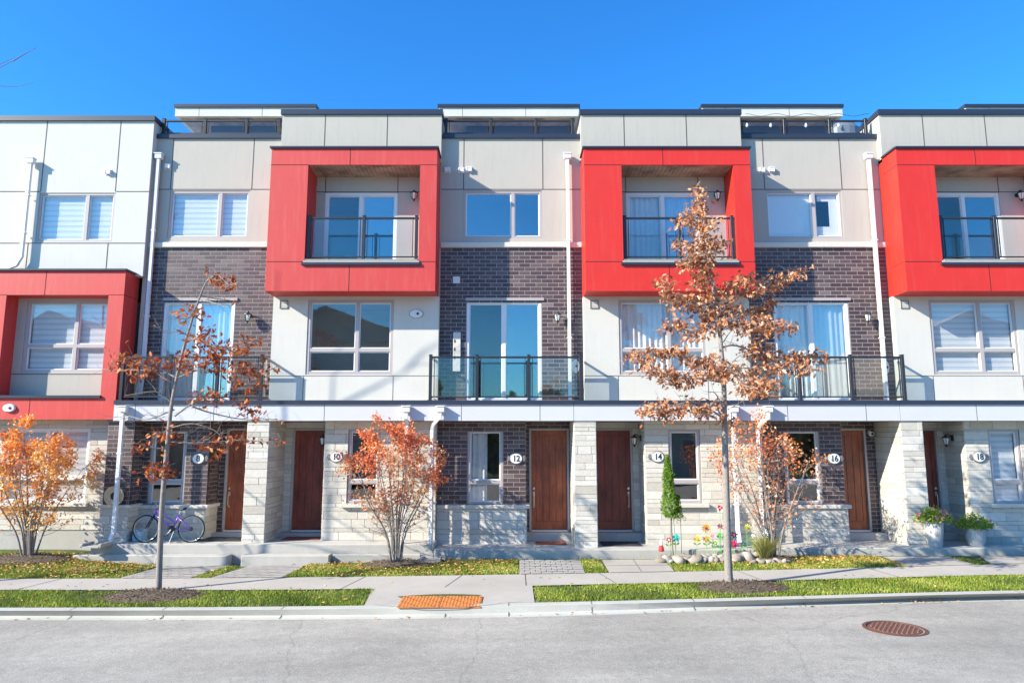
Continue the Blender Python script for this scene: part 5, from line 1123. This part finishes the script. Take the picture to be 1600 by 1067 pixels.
# bicycle, front wheel to the left
def bicycle():
    Yb = 15.98; z0 = .10; r = .30; fx, rx = -8.23, -7.21; root = thing('bicycle', 'purple bicycle leaning against the stone wall base on the porch of number 8', 'bicycle', (-7.7, Yb, z0))
    for x in (fx, rx):
        mb = MB(); q = [(x + r * math.cos(2 * math.pi * k / 40) * .965, Yb, z0 + r + r * .965 * math.sin(2 * math.pi * k / 40)) for k in range(41)]; mb.tube(q, .018, 'tyre', 8, cap=False); w = mb.build('wheel', root, smooth=True)
        mb = MB(); q = [(x + r * .90 * math.cos(2 * math.pi * k / 40), Yb, z0 + r + r * .90 * math.sin(2 * math.pi * k / 40)) for k in range(41)]; mb.tube(q, .010, 'steel', 6, cap=False); mb.build('rim', w, smooth=True)
        mb = MB()
        for k in range(28):
            t = 2 * math.pi * k / 28; s = .02 * (1 if k % 2 else -1); t2 = t + (.5 if k % 4 < 2 else -.5); mb.tube([(x + .02 * math.cos(t2), Yb + s, z0 + r + .02 * math.sin(t2)), (x + r * .9 * math.cos(t), Yb, z0 + r + r * .9 * math.sin(t))], .0018, 'steel', 3, cap=False)
        mb.lathe((x, Yb, z0 + r), [(.012, -.045), (.02, -.03), (.015, 0), (.02, .03), (.012, .045)], 'steel', 10, axis='y'); mb.build('spokes', w)
    bb = Vector((-7.63, Yb, z0 + .30)); st = Vector((-7.50, Yb, z0 + .62)); ht = Vector((-8.02, Yb, z0 + .74)); hb = Vector((-8.06, Yb, z0 + .62)); ax = Vector((rx, Yb, z0 + r)); fa = Vector((fx, Yb, z0 + r))
    mb = MB()
    mb.tube([ht + Vector((-.01, 0, -.02)), hb], .022, 'purple_paint', 10); mb.tube([hb, bb], .021, 'purple_paint', 10); mb.tube([ht + Vector((0, 0, -.04)), bb.lerp(st, .42)], .017, 'purple_paint', 10); mb.tube([bb, st], .017, 'purple_paint', 10)
    for s in (-.045, .045): mb.tube([bb + Vector((0, s * .6, 0)), ax + Vector((0, s, 0))], .010, 'purple_paint', 8); mb.tube([bb.lerp(st, .8) + Vector((0, s * .4, 0)), ax + Vector((0, s, 0))], .008, 'purple_paint', 8)
    mb.build('frame', root, smooth=True)
    mb = MB(); mb.tube([hb, hb + Vector((-.02, 0, -.06))], .02, 'black_iron', 8)
    for s in (-.045, .045): mb.tube([hb + Vector((-.02, s, -.05)), fa.lerp(hb, .5) + Vector((0, s, 0)), fa + Vector((0, s, 0))], [.017, .016, .011], 'black_iron', 8)
    mb.build('fork', root, smooth=True)
    mb = MB(); hs = ht + Vector((.02, 0, .07)); mb.tube([ht, hs, hs + Vector((-.06, 0, .05))], .013, 'steel', 8); hc = hs + Vector((-.06, 0, .05)); mb.tube([hc + Vector((.07, -.26, .03)), hc + Vector((0, -.12, .03)), hc, hc + Vector((0, .10, .03)), hc + Vector((.07, .22, .03))], .011, 'steel', 8)
    mb.tube([hc + Vector((.07, -.27, .03)), hc + Vector((.03, -.17, .032))], .017, 'black_iron', 8); mb.tube([hc + Vector((.07, .23, .03)), hc + Vector((.03, .14, .032))], .017, 'black_iron', 8)
    mb.tube([hc + Vector((0, -.10, .02)), hc + Vector((-.05, -.11, -.10)), hb + Vector((0, -.05, -.02))], .003, 'black_iron', 4); mb.build('handlebar', root, smooth=True)
    mb = MB(); mb.tube([st, st + Vector((.015, 0, .08))], .012, 'steel', 8); mb.build('seat_post', root)
    mb = MB(); sx, sz = st.x + .01, st.z + .10; prof = [(-.13, .018, .02), (-.08, .022, .01), (-.02, .035, .0), (.04, .065, .005), (.09, .08, .02), (.125, .07, .035)]
    mb.tube([(sx + a, Yb, sz + c_) for a, b_, c_ in prof], [b_ for a, b_, c_ in prof], 'black_iron', 10, flat=(1, .35)); mb.build('saddle', root, smooth=True)
    mb = MB(); mb.lathe((bb.x, Yb - .05, bb.z), [(.001, -.006), (.075, -.004), (.08, .004), (.001, .006)], 'black_iron', 20, axis='y'); mb.tube([bb + Vector((0, -.07, 0)), bb + Vector((-.10, -.07, -.13))], .010, 'steel', 6); mb.box(bb.x - .15, bb.x - .06, Yb - .16, Yb - .07, bb.z - .145, bb.z - .125, 'black_iron')
    mb.tube([bb + Vector((0, .07, 0)), bb + Vector((.10, .07, .13))], .010, 'steel', 6); mb.tube([bb + Vector((0, -.05, .07)), ax + Vector((0, -.04, .035))], .004, 'black_iron', 4); mb.tube([bb + Vector((0, -.05, -.07)), ax + Vector((0, -.04, -.035))], .004, 'black_iron', 4)
    mb.lathe((ax.x, Yb - .035, ax.z), [(.001, -.01), (.03, -.008), (.045, .01)], 'black_iron', 14, axis='y'); mb.build('crank', root)
    mb = MB(); mb.tube([bb + Vector((.06, -.04, -.02)), Vector((bb.x + .01, Yb - .16, z0 + .004))], .007, 'steel', 6); mb.build('kickstand', root)
    return root
bicycle()
# odds and ends
mb = MB(); mb.box(-8.60, -8.36, 16.10, 16.35, .10, .34, 'blue_bin', ch=.015); mb.box(-8.615, -8.345, 16.085, 16.365, .34, .355, 'blue_bin', ch=.004); tag(mb.build('storage_bin'), 'small light blue storage box behind the front wheel of the bicycle', 'box')
root = thing('hose_reel', 'coiled tan garden hose on the pier behind the white pipe by number 8', 'garden hose', (-9.0, 15.95, 1.12)); mb = MB()
for k in range(6):
    rr_ = .10 + .022 * k; q = [(-9.0 + rr_ * math.cos(2 * math.pi * i / 24), 15.97 - .012 * (k % 2), 1.12 + rr_ * math.sin(2 * math.pi * i / 24)) for i in range(25)]; mb.tube(q, .014, 'hose', 6, cap=False)
mb.build('hose', root, smooth=True); mb = MB(); mb.lathe((-9.0, 15.99, 1.12), [(.001, -.02), (.095, -.015), (.10, .05)], 'black_iron', 16, axis='y'); mb.build('reel', root)
def slab_thing(name, label, cat, x0, x1, y0, y1, z0, z1, mat, group=None): mb = MB(); mb.box(x0, x1, y0, y1, z0, z1, mat, ch=.008); tag(mb.build(name), label, cat, group)
slab_thing('doormat', 'dark red-brown doormat before the door of number 10', 'doormat', -5.3, -4.45, 16.35, 16.80, .101, .12, 'mat_red'); slab_thing('doormat', 'brown doormat before the door of number 12', 'doormat', .55, 1.25, 16.3, 16.75, .001, .02, 'mat_red')
slab_thing('doormat', 'dark blue-black doormat before the door of number 14', 'doormat', 2.05, 2.95, 16.1, 16.72, .001, .022, 'mat_dark'); slab_thing('doormat', 'dark doormat before the door of number 8', 'doormat', -7.2, -6.1, 16.15, 16.75, .101, .12, 'mat_dark')
def splash(x, y, z, label):
    mb = MB(); mb.box(x - .2, x + .2, y - .35, y + .1, z, z + .03, 'concrete'); 
    for s in (-1, 1): mb.box(x + s * .2 - .03, x + s * .2 + .03, y - .35, y + .1, z, z + .08, 'concrete', ch=.008)
    tag(mb.build('splash_block'), label, 'splash block', 'concrete splash blocks under the downpipes')
splash(-9.05, 15.52 + .12, .105 - .02, 'concrete splash block under the pipe at the left end of the porch of number 8'); splash(-1.75, 15.50, -.20, 'mossy concrete splash block between number 10 and number 12')
# dark edging behind shrub
# cast-iron
def manhole():
    x, y = 5.43, 10.27; zb = zD(x) + (.05) * (fD(x) - y) / (fD(x) - 8); tx = (zD(x + .5) - zD(x - .5)); z = zb + .012; R0 = .36
    mb = MB(); mb.lathe((x, y, z - .03), [(R0 + .06, 0), (R0 + .06, .028), (R0 + .01, .031), (R0, .015)], 'rust_dark', 40); mb.lathe((x, y, z - .03), [(R0 - .012, .02), (R0 - .03, .032), (.01, .032)], 'rust_dark', 40)
    k = -R0 + .07
    while k < R0 - .04:
        hw = math.sqrt(max(0, (R0 - .05) ** 2 - k * k)); a = math.radians(-35); p0 = (x + k * math.cos(a) - hw * math.sin(a), y + k * math.sin(a) + hw * math.cos(a)); p1 = (x + k * math.cos(a) + hw * math.sin(a), y + k * math.sin(a) - hw * math.cos(a))
        mb.tube([(p0[0], p0[1], z + .004), (p1[0], p1[1], z + .004)], .013, 'rust_brown', 4, flat=(1, .6)); k += .058
    tag(mb.build('manhole_cover'), 'round rusty ribbed manhole cover in the road at the right', 'manhole cover')
manhole()
root = thing('tactile_plate', 'orange rusted tactile paving plate of raised studs at the kerb ramp', 'tactile paving', (-1.15, 11.6, zC(-1.15)))
for (xa, xb) in ((-1.80, -1.145), (-1.135, -.49)):
    mb = MB(); za = zC(-1.2) - .014; 
    def pz(y): return za + (y - 11.28) * .03
    y0, y1 = 11.30, 11.95; v = [(xa, y0, pz(y0)), (xb, y0, pz(y0)), (xb - .0, y1, pz(y1)), (xa, y1, pz(y1)), (xa, y0, pz(y0) + .02), (xb, y0, pz(y0) + .02), (xb, y1, pz(y1) + .02), (xa, y1, pz(y1) + .02)]
    mb.add(v, [(0, 3, 2, 1), (4, 5, 6, 7), (0, 1, 5, 4), (1, 2, 6, 5), (2, 3, 7, 6), (3, 0, 4, 7)], 'rust')
    nx, ny = 12, 11
    for i in range(nx):
        for j in range(ny): x = xa + (xb - xa) * (i + .5) / nx; y = y0 + (y1 - y0) * (j + .5) / ny; mb.lathe((x, y, pz(y) + .019), [(.016, 0), (.013, .007), (.002, .009)], 'rust' if (i + j) % 5 else 'rust_dark', 7)
    mb.build('plate', root)
# roof terrace things of number 16
c = P(1320, 212, 17.6); root = thing('covered_grill', 'grey covered barbecue on the roof terrace of number 16', 'barbecue', (c.x, c.y, 9.85)); mb = MB(); mb.lathe((c.x, c.y, 9.85), [(.30, 0), (.34, .5), (.33, .78), (.22, .92), (.05, .98)], 'plate_rim', 16, sx=1.2, sy=.8); mb.build('cover', root)
root = thing('string_lights', 'string of clear bulbs along the terrace of number 16', 'string lights', (7.5, 17.3, 11.1)); mb = MB(); q = [P(u, 178 + 4 * math.sin((u - 1165) / 48 * math.pi) ** 2, 17.3) for u in range(1165, 1362, 6)]; mb.tube(q, .006, 'black_iron', 4); mb.build('wire', root)
for u in (1167, 1204, 1259, 1310):
    p = P(u, 190, 17.3); mb = MB(); mb.tube([p, p - Vector((0, 0, .06))], .014, 'black_iron', 6); mb.lathe((p.x, p.y, p.z - .17), [(.002, 0), (.028, .02), (.035, .055), (.02, .10), (.014, .115)], 'plate_white', 10); mb.build('bulb', root)

# ------------------------------------------------------------------ houses across the road, behind the camera (seen in the window panes)
def far_house(x, w, h, label, mat, rid):
    Y0 = -15.0; root = thing('gabled_house', label, 'house', (x, Y0 - 5, -.4), 'houses on the other side of the road'); mb = MB(); mb.box(x - w / 2, x + w / 2, Y0 - 10, Y0, -.5, h, mat); mb.build('wall', root)
    mb = MB(); v = [(x - w / 2 - .4, Y0 + .5, h), (x + w / 2 + .4, Y0 + .5, h), (x, Y0 + .5, h + rid), (x - w / 2 - .4, Y0 - 10.5, h), (x + w / 2 + .4, Y0 - 10.5, h), (x, Y0 - 10.5, h + rid)]
    mb.add(v, [(0, 1, 2), (5, 4, 3), (0, 2, 5, 3), (2, 1, 4, 5), (1, 0, 3, 4)], 'stucco_grey'); mb.build('roof', root)
    for cx_ in (-w / 4, w / 4):
        for zz in (1.0, 3.9):
            mb = MB(); mb.box(x + cx_ - .7, x + cx_ + .7, Y0 + .0, Y0 + .06, zz, zz + 1.4, 'frame_white'); f = mb.build('window', root); mb = MB(); mb.box(x + cx_ - .6, x + cx_ + .6, Y0 + .06, Y0 + .08, zz + .1, zz + 1.3, 'room'); mb.build('pane', f)
for x, w, h, l, mt, rid in ((-32, 12, 8.2, 'pale gabled house across the road, farthest left', 'stucco_grey', 3.0), (-13, 13, 9.0, 'white gabled house across the road, second from left', 'stucco_white', 2.6), (10, 9, 5.0, 'low grey gabled house across the road, opposite number 14', 'stucco_grey', 2.0), (32, 13, 8.6, 'tall pale house across the road, farthest right', 'stucco_white', 2.6)): far_house(x, w, h, l, mt, rid)
n = 9000; xx = RNG.uniform(-60, 60, n); top = 5.5 + 1.6 * np.sin(xx * .55) + 1.1 * np.sin(xx * 1.7 + 1) ; C = np.c_[xx, RNG.uniform(-34, -29, n), top * RNG.random(n) ** .7 - .5]
fast_mesh('far_trees', leaf_quads(C, 1.1, aspect=.8), None, 'dry_plant', RNG.random(n) * .5, 'stuff')

# ------------------------------------------------------------------ light, sky, camera
AZ, EL = math.radians(65), math.radians(29.5)
d = Vector((math.sin(AZ) * math.cos(EL), math.cos(AZ) * math.cos(EL), -math.sin(EL)))
sun = bpy.data.lights.new('sun', 'SUN'); sun.energy = 5.0; sun.angle = math.radians(0.53); sun.color = (1.0, 0.925, 0.775)
so = bpy.data.objects.new('sun', sun); COL.objects.link(so); so.rotation_euler = d.to_track_quat('-Z', 'Y').to_euler(); so.location = (-20, -10, 20)
w = bpy.data.worlds.new('World'); sc.world = w; w.use_nodes = True; nt = w.node_tree; nt.nodes.clear()
sky = N(nt, 'ShaderNodeTexSky'); sky.sky_type = 'NISHITA'; sky.sun_disc = False; sky.sun_elevation = EL; sky.sun_rotation = math.atan2(-d.x, -d.y); sky.air_density = 1.0; sky.dust_density = 0.6; sky.ozone_density = 3.0
hs = N(nt, 'ShaderNodeHueSaturation'); hs.inputs['Saturation'].default_value = 1.22; hs.inputs['Value'].default_value = 1.34
L(nt, sky.outputs[0], hs.inputs['Color']); bg = N(nt, 'ShaderNodeBackground'); bg.inputs['Strength'].default_value = 0.10; L(nt, mixc(nt, 1.0, hs.outputs[0], (0.36, 0.865, 1.18), 'MULTIPLY'), bg.inputs['Color'])
wo = N(nt, 'ShaderNodeOutputWorld'); L(nt, bg.outputs[0], wo.inputs['Surface'])
cam = bpy.data.cameras.new('camera'); co = bpy.data.objects.new('camera', cam); COL.objects.link(co); sc.camera = co
cam.sensor_width = 36; cam.lens = 36 * F / 1600; cam.clip_end = 3000; co.location = (0, 0, HC); co.rotation_euler = (math.pi / 2 + PITCH, 0, 0)
sc.view_settings.view_transform = 'Standard'; sc.view_settings.look = 'None'; sc.view_settings.gamma = 1; sc.view_settings.exposure = 1.07
sc.cycles.max_bounces = 8; sc.cycles.transparent_max_bounces = 16
